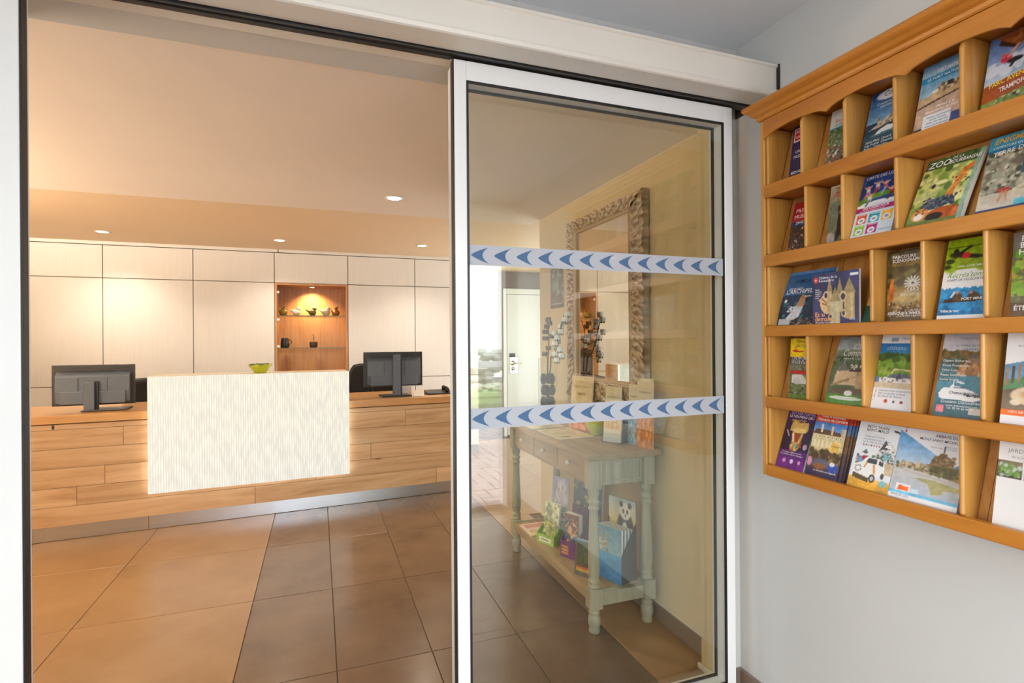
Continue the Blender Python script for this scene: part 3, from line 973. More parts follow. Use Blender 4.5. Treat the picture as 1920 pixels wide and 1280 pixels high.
# office chairs behind the counter
def chair(s, y, rz, label, ztop):
    r = empty('office_chair', cpt(s, y, 0.0), RZ + rz)
    tag(r, label, 'chair', 'black office chairs behind the counter')
    dz = ztop - 1.02
    F = M['black_fabric']

    def back(u, v):
        xx = (u - 0.5) * 0.46 * (1 - 0.22 * abs(2 * v - 1) ** 4)
        return (xx, -0.23 + 0.05 * (2 * u - 1) ** 2 * -1 + 0.03 * math.sin(v * 3), 0.56 + dz + 0.46 * (v - 0.03 * (2 * u - 1) ** 4 * (2 * v - 1)))
    bo = mk('backrest', MB().grid(back, 14, 12), F, r, smooth=True, local=True)
    sd = bo.modifiers.new('thick', 'SOLIDIFY')
    sd.thickness = 0.05
    box('seat', -0.24, 0.24, -0.20, 0.26, 0.43, 0.50, F, r, 0.03, local=True)
    mk('back_bar', MB().tube([(0, 0.0, 0.42), (0, -0.24, 0.43), (0, -0.27, 0.6), (0, -0.25, 0.8 + dz)], 0.018), M['black_plastic'], r, smooth=True, local=True)
    mk('gas_column', MB().lathe([(0.028, 0.08), (0.028, 0.25), (0.018, 0.26), (0.018, 0.43)], seg=14), M['chrome'], r, smooth=True, local=True)
    for k in range(5):
        a = k * 2 * math.pi / 5
        ar = mk('base_arm', MB().tube([(0, 0, 0.09), (0.3 * math.cos(a), 0.3 * math.sin(a), 0.065)], [0.025, 0.015]), M['black_plastic'], r, local=True)
        mk('castor', MB().ell((0.3 * math.cos(a), 0.3 * math.sin(a), 0.028), (0.026, 0.026, 0.0275)), M['black_plastic'], r, smooth=True, local=True)
    for sx in (-1, 1):
        mk('armrest', MB().tube([(sx * 0.24, -0.1, 0.46), (sx * 0.29, -0.08, 0.55), (sx * 0.29, -0.05, 0.67), (sx * 0.29, 0.12, 0.68)], [0.015, 0.015, 0.02, 0.018]), M['black_plastic'], r, smooth=True, local=True)


chair(0.50, 1.12, 0.15, 'black office chair mostly hidden by the left monitor', 1.02)
chair(2.36, 1.12, -0.1, 'black office chair mostly hidden by the right monitor', 1.10)

# ------------------------------------------------------------------ printed sheets
RNG = np.random.default_rng(5)


class Canvas:
    """ink colours on a grid; u runs left to right, v from bottom to top"""

    def __init__(s, nu, nv, base=(240, 240, 240)):
        s.nu, s.nv = nu, nv
        s.U, s.V = np.meshgrid(np.linspace(0, 1, nu + 1), np.linspace(0, 1, nv + 1))
        s.c = np.zeros((nv + 1, nu + 1, 3), np.float32)
        s.c[:] = base

    def put(s, m, col):
        m = m[..., None] if m.ndim == 2 else m
        s.c = s.c * (1 - m) + np.array(col, np.float32) * m
        return s

    def rect(s, u0, v0, u1, v1, col):
        return s.put(((s.U >= u0) & (s.U <= u1) & (s.V >= v0) & (s.V <= v1)).astype(np.float32), col)

    def grad(s, v0, v1, c0, c1):
        t = np.clip((s.V - v0) / (v1 - v0), 0, 1)[..., None]
        m = ((s.V >= v0) & (s.V <= v1)).astype(np.float32)[..., None]
        g = np.array(c0, np.float32) * (1 - t) + np.array(c1, np.float32) * t
        s.c = s.c * (1 - m) + g * m
        return s

    def ell(s, cu, cv, ru, rv, col, soft=0.15):
        d = np.sqrt(((s.U - cu) / ru) ** 2 + ((s.V - cv) / rv) ** 2)
        return s.put(np.clip((1 - d) / soft + 0.5, 0, 1), col)

    def poly(s, pts, col):
        ins = np.zeros(s.U.shape, bool)
        n = len(pts)
        for i in range(n):
            x0, y0 = pts[i]
            x1, y1 = pts[(i + 1) % n]
            if y0 == y1:
                continue
            cr = ((y0 <= s.V) & (s.V < y1)) | ((y1 <= s.V) & (s.V < y0))
            xi = x0 + (s.V - y0) / (y1 - y0) * (x1 - x0)
            ins ^= cr & (s.U < xi)
        return s.put(ins.astype(np.float32), col)

    def line(s, p, q, w, col, asp=2.0):
        px, py = p
        dx, dy = q[0] - px, (q[1] - py) * asp
        l2 = dx * dx + dy * dy + 1e-9
        t = np.clip(((s.U - px) * dx + (s.V - py) * asp * dy) / l2, 0, 1)
        d = np.hypot(s.U - px - t * dx, (s.V - py) * asp - t * dy)
        return s.put(np.clip((w - d) / (w * 0.5) + 0.5, 0, 1), col)

    def speck(s, u0, v0, u1, v1, cols, n, r=(0.02, 0.06), asp=2.0):
        if r[0] >= 0.02:
            n, r = int(n * 2.4), (r[0] * 0.5, r[1] * 0.62)
        for k in range(n):
            a, b = RNG.uniform(u0, u1), RNG.uniform(v0, v1)
            q = RNG.uniform(*r)
            s.ell(a, b, q, q / asp * RNG.uniform(0.6, 1.4), cols[RNG.integers(len(cols))], 0.5)
        return s

    def colors(s):
        h, w_ = s.c.shape[:2]
        n = np.zeros((h, w_), np.float32)          # printed photographs are never flat: mottle at three scales
        for k, amp in ((5, 0.09), (11, 0.10), (27, 0.11)):
            kv, ku = max(2, int(k * h / w_)), k
            g_ = RNG.uniform(-1, 1, (kv + 1, ku + 1))
            a, b = np.linspace(0, kv - 1e-4, h), np.linspace(0, ku - 1e-4, w_)
            i, j = a.astype(int), b.astype(int)
            fa, fb = (a - i)[:, None], (b - j)[None, :]
            n += amp * (g_[i][:, j] * (1 - fa) * (1 - fb) + g_[i + 1][:, j] * fa * (1 - fb) + g_[i][:, j + 1] * (1 - fa) * fb + g_[i + 1][:, j + 1] * fa * fb)
        lum = s.c.mean(-1) / 255.0
        keep = np.clip((0.86 - lum) / 0.2, 0.0, 1.0)     # paper white stays clean
        c = np.clip(s.c * (1 + 0.85 * n * keep)[..., None], 0, 255) / 255.0
        c = np.where(c <= 0.04045, c / 12.92, ((c + 0.055) / 1.055) ** 2.4)
        out = np.ones((c.shape[0] * c.shape[1], 4), np.float32)
        out[:, :3] = c.reshape(-1, 3)
        return out


def sheet(name, cv, fn, parent, mt=None):
    """a printed face: grid of the canvas mapped by fn(u, v) -> point"""
    nu, nv = cv.nu, cv.nv
    pts = [fn(u, v) for v in np.linspace(0, 1, nv + 1) for u in np.linspace(0, 1, nu + 1)]
    mb = MB()
    mb.v = pts
    mb.f = [(j * (nu + 1) + i, j * (nu + 1) + i + 1, (j + 1) * (nu + 1) + i + 1, (j + 1) * (nu + 1) + i) for j in range(nv) for i in range(nu)]
    o = mk(name, mb, mt or M['print'], parent, smooth=True, recalc=False)
    a = o.data.attributes.new('ink', 'FLOAT_COLOR', 'POINT')
    a.data.foreach_set('color', cv.colors().ravel())
    return o


def lettering(fn, w, h, text, u, v, size, col, parent, align='LEFT', shear=0.0, bold=0.0, squeeze=1.0, rot=0.0, name='lettering'):
    cu = bpy.data.curves.new('t', 'FONT')
    cu.body = text
    cu.size = size
    cu.align_x = align
    cu.shear = shear
    cu.offset = bold * 0.35
    cu.resolution_u = 2
    cu.space_line = 0.85
    ob = bpy.data.objects.new('t', cu)
    me = bpy.data.meshes.new_from_object(ob)
    ca, sa = math.cos(rot), math.sin(rot)
    xs_ = [vt.co.x for vt in me.vertices] or [0]
    room = w * (0.985 - u) if align == 'LEFT' else (w * (u - 0.015) if align == 'RIGHT' else 2 * w * min(u, 1 - u) * 0.98)
    need = (max(xs_) if align == 'LEFT' else (-min(xs_) if align == 'RIGHT' else max(xs_) - min(xs_))) * squeeze
    if need > room:                       # keep the words on the sheet
        squeeze *= room / need
    for vt in me.vertices:
        x, y = vt.co.x * squeeze, vt.co.y
        vt.co = fn(u + (x * ca - y * sa) / w, v + (x * sa + y * ca) / h)
    me.materials.clear()
    me.materials.append(ink(col))
    o = bpy.data.objects.new(name, me)
    me.name = name
    COL.objects.link(o)
    place(o, parent, False)
    bpy.data.objects.remove(ob)
    bpy.data.curves.remove(cu)
    return o


# ------------------------------------------------------------------ console table
TT = 0.806
tb = empty('console_table', (1.29, 2.61, 0))
tag(tb, 'limed grey console table with turned legs behind the glass', 'table')
Lm, Ly = M['limed'], M['limed_y']
box('top', 1.098, 1.476, 2.062, 3.165, TT - 0.03, TT, Ly, tb, 0.004)
lx, ly = (1.150, 1.425), (2.117, 3.108)
foot = [(0.020, 0.0006), (0.024, 0.004), (0.025, 0.018), (0.021, 0.024), (0.028, 0.040), (0.029, 0.060), (0.026, 0.078), (0.021, 0.084), (0.026, 0.090), (0.026, 0.096), (0.021, 0.102), (0.024, 0.112)]
shaft = [(0.022, 0.200), (0.027, 0.206), (0.027, 0.214), (0.021, 0.220), (0.026, 0.228), (0.026, 0.238), (0.020, 0.244), (0.025, 0.262), (0.0275, 0.30), (0.026, 0.36), (0.023, 0.44), (0.020, 0.52), (0.019, 0.545),
         (0.024, 0.550), (0.025, 0.558), (0.020, 0.564), (0.021, 0.574), (0.026, 0.580), (0.026, 0.588), (0.020, 0.594), (0.022, 0.61), (0.026, 0.618), (0.026, 0.628), (0.022, 0.634), (0.022, 0.642)]
for X in lx:
    for Y in ly:
        lg = mk('leg', MB().lathe(shaft, X, Y, 0, 18).lathe(foot, X, Y, 0, 18), Lm, tb, smooth=True)
        box('leg_block', X - 0.029, X + 0.029, Y - 0.029, Y + 0.029, 0.641, TT - 0.03, Lm, lg, 0.002)
        box('leg_block', X - 0.029, X + 0.029, Y - 0.029, Y + 0.029, 0.111, 0.201, Lm, lg, 0.002)
for Y in ly:
    e = 0.012
    box('side_apron', lx[0] + 0.029, lx[1] - 0.029, Y - 0.016, Y + 0.016, 0.655, TT - 0.03, Lm, tb, 0.002)
    sg = -1 if Y < 2.5 else 1
    yo = Y + sg * 0.016
    mk('side_panel_bead', MB().box(lx[0] + 0.04, lx[1] - 0.04, yo - 0.003, yo + 0.003, 0.672, 0.677).box(lx[0] + 0.04, lx[1] - 0.04, yo - 0.003, yo + 0.003, 0.757, 0.762).box(lx[1] - 0.045, lx[1] - 0.04, yo - 0.003, yo + 0.003, 0.677, 0.757).box(lx[0] + 0.04, lx[0] + 0.045, yo - 0.003, yo + 0.003, 0.677, 0.757), Lm, tb)
box('back_apron', lx[1] - 0.012, lx[1] + 0.012, ly[0] + 0.029, ly[1] - 0.029, 0.655, TT - 0.03, Ly, tb, 0.002)
box('front_apron', lx[0] - 0.006, lx[0] + 0.012, ly[0] + 0.029, ly[1] - 0.029, 0.648, TT - 0.03, Ly, tb, 0.002)
dw = (ly[1] - ly[0] - 0.058 - 0.03) / 3
for k in range(3):
    y0 = ly[0] + 0.036 + k * (dw + 0.008)
    dr = box('drawer', lx[0] - 0.019, lx[0] - 0.0065, y0, y0 + dw, 0.667, 0.768, Ly, tb, 0.003)
    mk('knob', MB().lathe([(0.0, 0), (0.006, 0.0), (0.005, 0.008), (0.011, 0.014), (0.012, 0.02), (0.007, 0.026), (0.0, 0.027)], seg=14), M['brass_knob'], dr, smooth=True, loc=(lx[0] - 0.019, y0 + dw / 2, 0.722), rot=(0, math.radians(-90), 0))
for i in range(3):
    a = 1.125 + i * 0.108
    box('shelf_board', a + 0.001, a + 0.107, ly[0] + 0.02, ly[1] - 0.02, 0.166, 0.186, Ly, tb, 0.002)
for Y in ly:
    box('shelf_rail', lx[0] + 0.029, lx[1] - 0.029, Y - 0.018, Y + 0.018, 0.122, 0.180, Lm, tb, 0.002)
for X in lx:
    box('shelf_rail', X - 0.018, X + 0.018, ly[0] + 0.029, ly[1] - 0.029, 0.135, 0.165, Ly, tb, 0.002)

# ------------------------------------------------------------------ carved mirror
mr = empty('carved_mirror', (1.45, 2.57, 0.975))
tag(mr, 'tall mirror in a carved whitewashed wooden frame', 'mirror')
MO = (2.162, 2.985, 0.972, 2.020)
MI = (2.290, 2.860, 1.098, 1.938)


def carve(a, b):
    """relief height: acanthus-like curls (a along the frame, b across, both in metres)"""
    p = 0.092
    k = math.floor(a / p)
    fl = 1 if k % 2 == 0 else -1
    x, y = (a / p - k - 0.5) * 2, (b / 0.055 - 0.9) * fl
    r = math.hypot(x, y * 0.9)
    th = math.atan2(y, x)
    h = 0.012 * max(0, 1 - 0.75 * r)
    h += 0.008 * math.cos(7.5 * r - 1.0 * th + 0.8) * max(0, 1.3 - 0.8 * r)
    h += 0.004 * math.sin(th * 6 + r * 5) * min(1, r)
    return h


def frame_side(side):
    y0, y1, z0, z1 = MO
    iy0, iy1, iz0, iz1 = MI

    def fn(u, v):
        # u along, v from outer edge (0) to inner edge (1)
        if side in 'lr':
            zo = z0 + (z1 - z0) * u
            zi = iz0 + (iz1 - iz0) * u
            oy, iy = (y1, iy1) if side == 'l' else (y0, iy0)
            scal = 0.007 * abs(math.sin(zo * 46)) * (1 - v) * (1 if side == 'l' else -1)
            a, yy, zz = zo, oy + (iy - oy) * v + scal, zo + (zi - zo) * v
        else:
            yo = y0 + (y1 - y0) * u
            yi = iy0 + (iy1 - iy0) * u
            oz, iz = (z1, iz1) if side == 't' else (z0, iz0)
            scal = 0.007 * abs(math.sin(yo * 46)) * (1 - v) * (1 if side == 't' else -1)
            a, yy, zz = yo, yo + (yi - yo) * v, oz + (iz - oz) * v + scal
        if v < 0.02:
            xx = 1.478
        elif v < 0.78:
            xx = 1.448 - carve(a, v * 0.125)
        elif v < 0.84:
            xx = 1.446
        elif v < 0.97:
            xx = 1.440 + 0.004 * math.sin((v - 0.84) * 24)
        else:
            xx = 1.462
        return (xx, yy, zz)
    return fn


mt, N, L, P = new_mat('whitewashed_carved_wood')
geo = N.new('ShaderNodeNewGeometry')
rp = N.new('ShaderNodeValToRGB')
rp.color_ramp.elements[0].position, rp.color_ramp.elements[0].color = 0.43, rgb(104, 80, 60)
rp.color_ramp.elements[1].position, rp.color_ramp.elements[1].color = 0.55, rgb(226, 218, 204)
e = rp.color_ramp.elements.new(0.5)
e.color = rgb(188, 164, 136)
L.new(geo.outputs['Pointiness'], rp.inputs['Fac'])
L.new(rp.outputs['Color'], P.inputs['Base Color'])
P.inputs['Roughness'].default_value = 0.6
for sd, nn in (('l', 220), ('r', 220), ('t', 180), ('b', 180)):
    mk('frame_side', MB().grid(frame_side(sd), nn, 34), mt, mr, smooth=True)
box('mirror_glass', 1.460, 1.4645, MI[0] - 0.004, MI[1] + 0.004, MI[2] - 0.004, MI[3] + 0.004, M['mirror'], mr)
box('backing', 1.466, 1.4835, MO[0] + 0.02, MO[1] - 0.02, MO[2] + 0.02, MO[3] - 0.02, mat('mirror_backing', rgb(140, 118, 92), 0.8), mr)

# ------------------------------------------------------------------ poster on the lobby wall
po = box('poster', 1.4815, 1.4845, 3.105, 3.306, 1.519, 1.86, M['page'])
tag(po, 'dark narrow poster on the cream wall beside the mirror', 'poster')
cv = Canvas(24, 48, (74, 72, 66))
cv.speck(0, 0.1, 1, 1, [(110, 60, 44), (60, 70, 60), (150, 150, 130), (44, 42, 44), (120, 84, 60)], 60, (0.04, 0.14), 1.7)
cv.line((0.55, 0.35), (0.62, 0.8), 0.03, (196, 200, 190), 1.7).ell(0.35, 0.42, 0.2, 0.12, (120, 140, 120), 0.4).ell(0.62, 0.3, 0.1, 0.05, (200, 200, 190), 0.4)
cv.rect(0, 0, 1, 0.05, (60, 56, 52)).rect(0.08, 0.07, 0.92, 0.10, (180, 176, 166))
fnp = lambda u, v, off=0.0: (1.4810 - off, 3.306 - 0.201 * u, 1.519 + 0.341 * v)
sheet('poster_print', cv, fnp, po)

# ------------------------------------------------------------------ things on the console table
def flat_print(name, quad, z, cv, label, th=0.0025, cat='leaflet', letter=None):
    q = [Vector((p[0], p[1], 0)) for p in quad]    # bl, br, tr, tl seen from the camera
    r = mk(name, MB().prism([(p.x, p.y) for p in q], 'z', z, z + th), M['page'])
    tag(r, label, cat)
    f = lambda u, v, off=0.0: tuple((q[0] * (1 - u) * (1 - v) + q[1] * u * (1 - v) + q[2] * u * v + q[3] * (1 - u) * v) + Vector((0, 0, z + th + 0.0006 + off)))
    sheet('printed_face', cv, f, r)
    return r


cv = Canvas(24, 30, (222, 210, 180)).rect(0.1, 0.1, 0.9, 0.92, (214, 198, 160)).speck(0.15, 0.2, 0.85, 0.85, [(196, 176, 130), (226, 214, 186)], 20, (0.05, 0.16), 1.2)
flat_print('leaflet', [(1.125, 2.775), (1.335, 2.797), (1.34, 2.94), (1.125, 2.915)], TT + 0.0005, cv, 'cream leaflet lying at the back of the console top')
cv = Canvas(30, 36, (232, 222, 188)).rect(0.06, 0.05, 0.94, 0.95, (220, 206, 160)).speck(0.2, 0.25, 0.8, 0.8, [(200, 184, 140), (236, 228, 200)], 24, (0.05, 0.16), 1.2)
cv.ell(0.5, 0.5, 0.3, 0.16, (206, 188, 138), 0.6).ell(0.3, 0.16, 0.16, 0.05, (120, 104, 60), 0.3).ell(0.72, 0.86, 0.12, 0.04, (120, 104, 60), 0.3)
flat_print('leaflet', [(1.134, 2.437), (1.336, 2.452), (1.336, 2.752), (1.134, 2.728)], TT + 0.0005, cv, 'cream map leaflet lying at the front of the console top', 0.003)

bl = empty('glass_bowl', (1.385, 2.508, TT + 0.0008))
tag(bl, 'round yellow green bowl on the console table', 'bowl')
mk('bowl_body', MB().lathe([(0.0, 0.001), (0.03, 0.001), (0.035, 0.008), (0.055, 0.035), (0.066, 0.07), (0.070, 0.098), (0.067, 0.098), (0.062, 0.07), (0.05, 0.035), (0.0, 0.014)], seg=30, cap=False), M['yellow_glass'], bl, smooth=True, local=True)
mk('foot_ring', MB().lathe([(0.024, 0.0), (0.034, 0.0), (0.036, 0.006), (0.024, 0.006)], seg=24, cap=False), M['yellow_glass'], bl, smooth=True, local=True)


def holder(name, x, y, rz, w, d, h, label):
    r = empty(name, (x, y, TT), rz)
    tag(r, label, 'leaflet holder')
    A = M['acrylic']
    box('back_plate', -w / 2, w / 2, d, d + 0.003, 0.0005, h, A, r, local=True)
    box('front_lip', -w / 2, w / 2, 0, 0.003, 0.0005, h * 0.3, A, r, local=True)
    box('side_plate', -w / 2, -w / 2 + 0.003, 0.003, d, 0.0005, h * 0.4, A, r, local=True)
    box('side_plate', w / 2 - 0.003, w / 2, 0.003, d, 0.0005, h * 0.4, A, r, local=True)
    box('bottom_plate', -w / 2 + 0.003, w / 2 - 0.003, 0.003, d, 0.0005, 0.0035, A, r, local=True)
    return r


def stand_leaflet(name, x, y, z, rz, w, h, th, lean, cv, label, grp=None, bow=0.0, letters=()):
    """upright leaflet block; local x across, y depth; leans back by lean"""
    r = empty(name, (x, y, z), rz)
    tag(r, label, 'leaflet', grp)
    W4 = WM[r.name]

    def fl(u, v, off=0.0):
        return ((u - 0.5) * w, lean * v + bow * v * (1 - v) - off, h * v)

    def fw(u, v, off=0.0004):
        return tuple(W4 @ Vector(fl(u, v, off)))
    n = 6
    mb = MB()
    prof = [(fl(0, k / n)[1], fl(0, k / n)[2]) for k in range(n + 1)]
    poly = prof + [(p[0] + th, p[1]) for p in prof[::-1]]
    mb.prism(poly, 'x', -w / 2, w / 2)
    mk('page_block', mb, M['page'], r, local=True)
    sheet('cover', cv, fw, r)
    for L_ in letters:
        lettering(lambda u, v: fw(u, v, 0.0008), w, h, parent=r, **L_)
    return r


hz = math.radians(-62)   # faces the glass door and the aisle
cv = Canvas(24, 44, (236, 228, 214)).rect(0.12, 0.3, 0.9, 0.9, (232, 212, 186)).speck(0.15, 0.35, 0.85, 0.85, [(226, 196, 160), (240, 226, 206)], 16, (0.05, 0.15)).rect(0.05, 0.02, 0.95, 0.1, (214, 220, 228))
hr = holder('leaflet_holder', 1.329, 2.266, hz, 0.112, 0.045, 0.16, 'clear acrylic holder with leaflets at the console front')
stand_leaflet('leaflet', 1.3343, 2.2688, TT + 0.004, hz, 0.098, 0.205, 0.009, 0.022, cv, 'cream leaflet curling out of the clear acrylic holder')
cv = Canvas(24, 44, (120, 160, 196)).grad(0, 0.6, (90, 140, 180), (190, 214, 230)).rect(0.1, 0.55, 0.9, 0.6, (60, 90, 130)).speck(0, 0.6, 1, 1, [(150, 180, 205), (100, 140, 180)], 20)
stand_leaflet('leaflet', 1.392, 2.276, TT + 0.0008, hz, 0.098, 0.16, 0.006, 0.02, cv, 'blue leaflet standing behind the clear acrylic holder')

fz = math.radians(-78)


def tan_cv(top, low):
    return Canvas(24, 40, top).rect(0, 0, 1, 0.46, low).speck(0, 0.02, 1, 0.42, [tuple(min(255, c + 26) for c in low), tuple(max(0, c - 30) for c in low)], 26, (0.06, 0.2)).rect(0.3, 0.64, 0.7, 0.68, (150, 136, 110)).rect(0.12, 0.78, 0.88, 0.81, (176, 160, 130))


stand_leaflet('leaflet', 1.374, 2.69, TT + 0.0008, fz, 0.185, 0.295, 0.006, 0.03, tan_cv((206, 192, 158), (206, 128, 84)), 'tan leaflet with orange photo in front of the mirror')
stand_leaflet('leaflet', 1.400, 2.372, TT + 0.0008, fz, 0.115, 0.26, 0.004, 0.012, tan_cv((214, 204, 172), (120, 160, 184)), 'tan and blue leaflet low in the mirror corner')
stand_leaflet('leaflet', 1.408, 2.10, TT + 0.0008, fz, 0.10, 0.318, 0.003, 0.008, tan_cv((222, 214, 186), (200, 130, 60)), 'tall cream leaflet at the right foot of the mirror')
stand_leaflet('leaflet', 1.404, 2.168, TT + 0.0008, fz, 0.105, 0.285, 0.004, 0.012, tan_cv((226, 220, 196), (130, 170, 196)), 'cream leaflet with blue edge beside the tallest leaflet')

# glass vase with cones and cotton branches
vx, vy = 1.335, 3.03
M['vase_glass'] = glass('vase_glass', (0.93, 0.96, 0.96, 1), 1.28)
va = empty('glass_vase', (vx, vy, TT))
tag(va, 'tall clear glass cylinder vase on the console table', 'vase')
mk('cylinder', MB().lathe([(0.0, 0.001), (0.058, 0.001), (0.06, 0.004), (0.06, 0.386)], seg=32, cap=False), M['vase_glass'], va, smooth=True, local=True)
mk('rim', MB().lathe([(0.0565, 0.386), (0.060, 0.386), (0.060, 0.39), (0.0565, 0.39)], seg=32, cap=False), M['shelf_glass'], va, smooth=True, local=True)
M['cone'] = mat('pine_cone_brown', rgb(66, 50, 38), 0.8, var=0.3, scale=60)
cone0 = None
spots = [(0.0295 * math.cos(2.094 * q + 1.05 * l), 0.0295 * math.sin(2.094 * q + 1.05 * l), 0.014 + 0.0712 * l, 0.7 * q + l) for l in range(4) for q in range(3)]
for k, (a, b_, zc, rz) in enumerate(spots):
    if cone0 is None:
        mb = MB()
        for ri in range(8):
            zz = 0.007 + ri * 0.0082
            rr = 0.0245 * math.sin(math.pi * (0.22 + 0.70 * ri / 8))
            for q in range(8):
                an = q * math.pi / 4 + ri * 0.39
                ca_, sa_ = math.cos(an), math.sin(an)
                tip = (rr * ca_, rr * sa_, zz + 0.004)
                wx, wy = -sa_ * 0.0062, ca_ * 0.0062
                mb.add([(rr * 0.35 * ca_ + wx, rr * 0.35 * sa_ + wy, zz), (rr * 0.35 * ca_ - wx, rr * 0.35 * sa_ - wy, zz), (tip[0] - wx * 0.8, tip[1] - wy * 0.8, tip[2]), (tip[0] + wx * 0.8, tip[1] + wy * 0.8, tip[2]), (rr * 0.6 * ca_, rr * 0.6 * sa_, zz - 0.004)],
                       [(0, 1, 2, 3), (0, 3, 4), (3, 2, 4), (2, 1, 4), (1, 0, 4)])
        mb.ell((0, 0, 0.035), (0.011, 0.011, 0.032), 8, 6)
        cone0 = mk('pine_cone', mb, M['cone'], loc=(vx + a, vy + b_, TT + zc), rot=(0, 0, rz))
        tag(cone0, 'small brown pine cone inside the tall glass vase', 'pine cone', 'pine cones in the glass vase')
    else:
        c2 = copy_tree(cone0, (vx + a, vy + b_, TT + zc), rz)
M['stem'] = mat('dry_stem', rgb(74, 54, 40), 0.8, var=0.2, scale=40)
M['cotton'] = mat('cotton_white', rgb(232, 234, 232), 0.9, var=0.05, scale=60)
M['husk'] = mat('dry_husk', rgb(92, 74, 60), 0.8, var=0.3, scale=40)
Wb = [(2.786, 1.452), (2.83, 1.414), (2.859, 1.383), (2.809, 1.351), (2.853, 1.317), (2.891, 1.283), (2.847, 1.248), (2.877, 1.22), (2.819, 1.212), (2.863, 1.185), (2.936, 1.299), (2.968, 1.266), (2.787, 1.421), (2.89, 1.343)]
Db = [(3.079, 1.44), (3.014, 1.391), (2.981, 1.41), (2.998, 1.358), (3.048, 1.319), (2.967, 1.331), (3.016, 1.259), (3.033, 1.223)]


def branch(label, path, bolls, white):
    r = empty('cotton_branch', (vx, path[0][1], path[0][2]))
    tag(r, label, 'dried branch', 'cotton branches in the glass vase')
    mk('stem', MB().tube(path, [0.004] * (len(path) - 1) + [0.002], 6), M['stem'], r)
    for k, (y, z) in enumerate(bolls):
        x = vx + random.uniform(-0.03, 0.03)
        # nearest stem point
        n_ = min((Vector(p) for p in path), key=lambda p: abs(p.z - z))
        tw = mk('twig', MB().tube([tuple(n_), (x, y, z)], 0.0018, 5), M['stem'], r)
        if white:
            mb = MB()
            for q in range(5):
                an = q * 1.257
                mb.ell((x + 0.009 * math.cos(an), y + 0.009 * math.sin(an), z + 0.004), (0.0115, 0.0115, 0.0165), 8, 6)
            bo = mk('cotton_boll', mb, M['cotton'], r, smooth=True)
            hk = MB()
            for q in range(5):
                an = q * 1.257 + 0.6
                hk.ell((x + 0.011 * math.cos(an), y + 0.011 * math.sin(an), z - 0.008), (0.006, 0.006, 0.009), 6, 4)
            mk('husk', hk, M['husk'], bo, smooth=True)
        else:
            mb = MB()
            for q in range(5):
                an = q * 1.257
                mb.ell((x + 0.012 * math.cos(an), y + 0.012 * math.sin(an), z), (0.008, 0.008, 0.015), 6, 5)
            bo = mk('open_husk', mb, M['husk'], r, smooth=True)
            mk('lint', MB().ell((x, y, z + 0.002), (0.012, 0.012, 0.011), 8, 6), M['cotton'], bo, smooth=True)


branch('white cotton branch leaning right out of the glass vase', [(vx, 2.998, TT + 0.301), (vx, 2.988, 1.15), (vx, 2.984, 1.202), (vx, 2.925, 1.225), (vx, 2.87, 1.30), (vx, 2.84, 1.38), (vx, 2.80, 1.45)], Wb, True)
branch('brown husked cotton branch standing left in the glass vase', [(vx, 3.035, TT + 0.301), (vx, 3.03, 1.18), (vx, 3.01, 1.30), (vx, 3.02, 1.38), (vx, 3.06, 1.43)], Db, False)

# ------------------------------------------------------------------ things on the lower shelf
ZS = 0.1865
cv = Canvas(24, 30, (232, 196, 176)).grad(0, 0.5, (228, 190, 120), (240, 214, 190)).rect(0.1, 0.62, 0.9, 0.9, (206, 120, 110)).rect(0.1, 0.3, 0.9, 0.34, (150, 110, 80)).rect(0.1, 0.42, 0.9, 0.46, (150, 110, 80))
flat_print('leaflet', [(1.136, 2.828), (1.30, 2.845), (1.333, 3.03), (1.138, 3.027)], ZS, cv, 'pink and yellow leaflet lying flat on the lower shelf', 0.004)


def display_box(name, x, y, rz, w, d, h, hb, cf, cs_, label, cvb=None, cvf=None):
    """open counter display: tall back card, low front"""
    r = empty(name, (x, y, ZS), rz)
    tag(r, label, 'display box')
    W4 = WM[r.name]
    fm, sm = ink(cf, 0.35), ink(cs_, 0.35)
    box('front_wall', -w / 2, w / 2, 0, 0.003, 0, h, fm, r, local=True)
    mk('side_wall', MB().prism([(0.003, 0), (d, 0), (d, hb * 0.72), (0.003, h)], 'x', -w / 2, -w / 2 + 0.003), sm, r, local=True)
    mk('side_wall', MB().prism([(0.003, 0), (d, 0), (d, hb * 0.72), (0.003, h)], 'x', w / 2 - 0.003, w / 2), sm, r, local=True)
    box('floor_card', -w / 2 + 0.003, w / 2 - 0.003, 0.003, d, 0, 0.003, sm, r, local=True)
    box('back_card', -w / 2, w / 2, d, d + 0.004, 0, hb, sm, r, local=True)
    if cvb:
        sheet('back_print', cvb, lambda u, v: tuple(W4 @ Vector(((u - 0.5) * w, d - 0.0008, hb * (0.45 + 0.55 * v)))), r)
    if cvf:
        sheet('front_print', cvf, lambda u, v: tuple(W4 @ Vector(((u - 0.5) * w, -0.0008, h * v))), r)
    return r


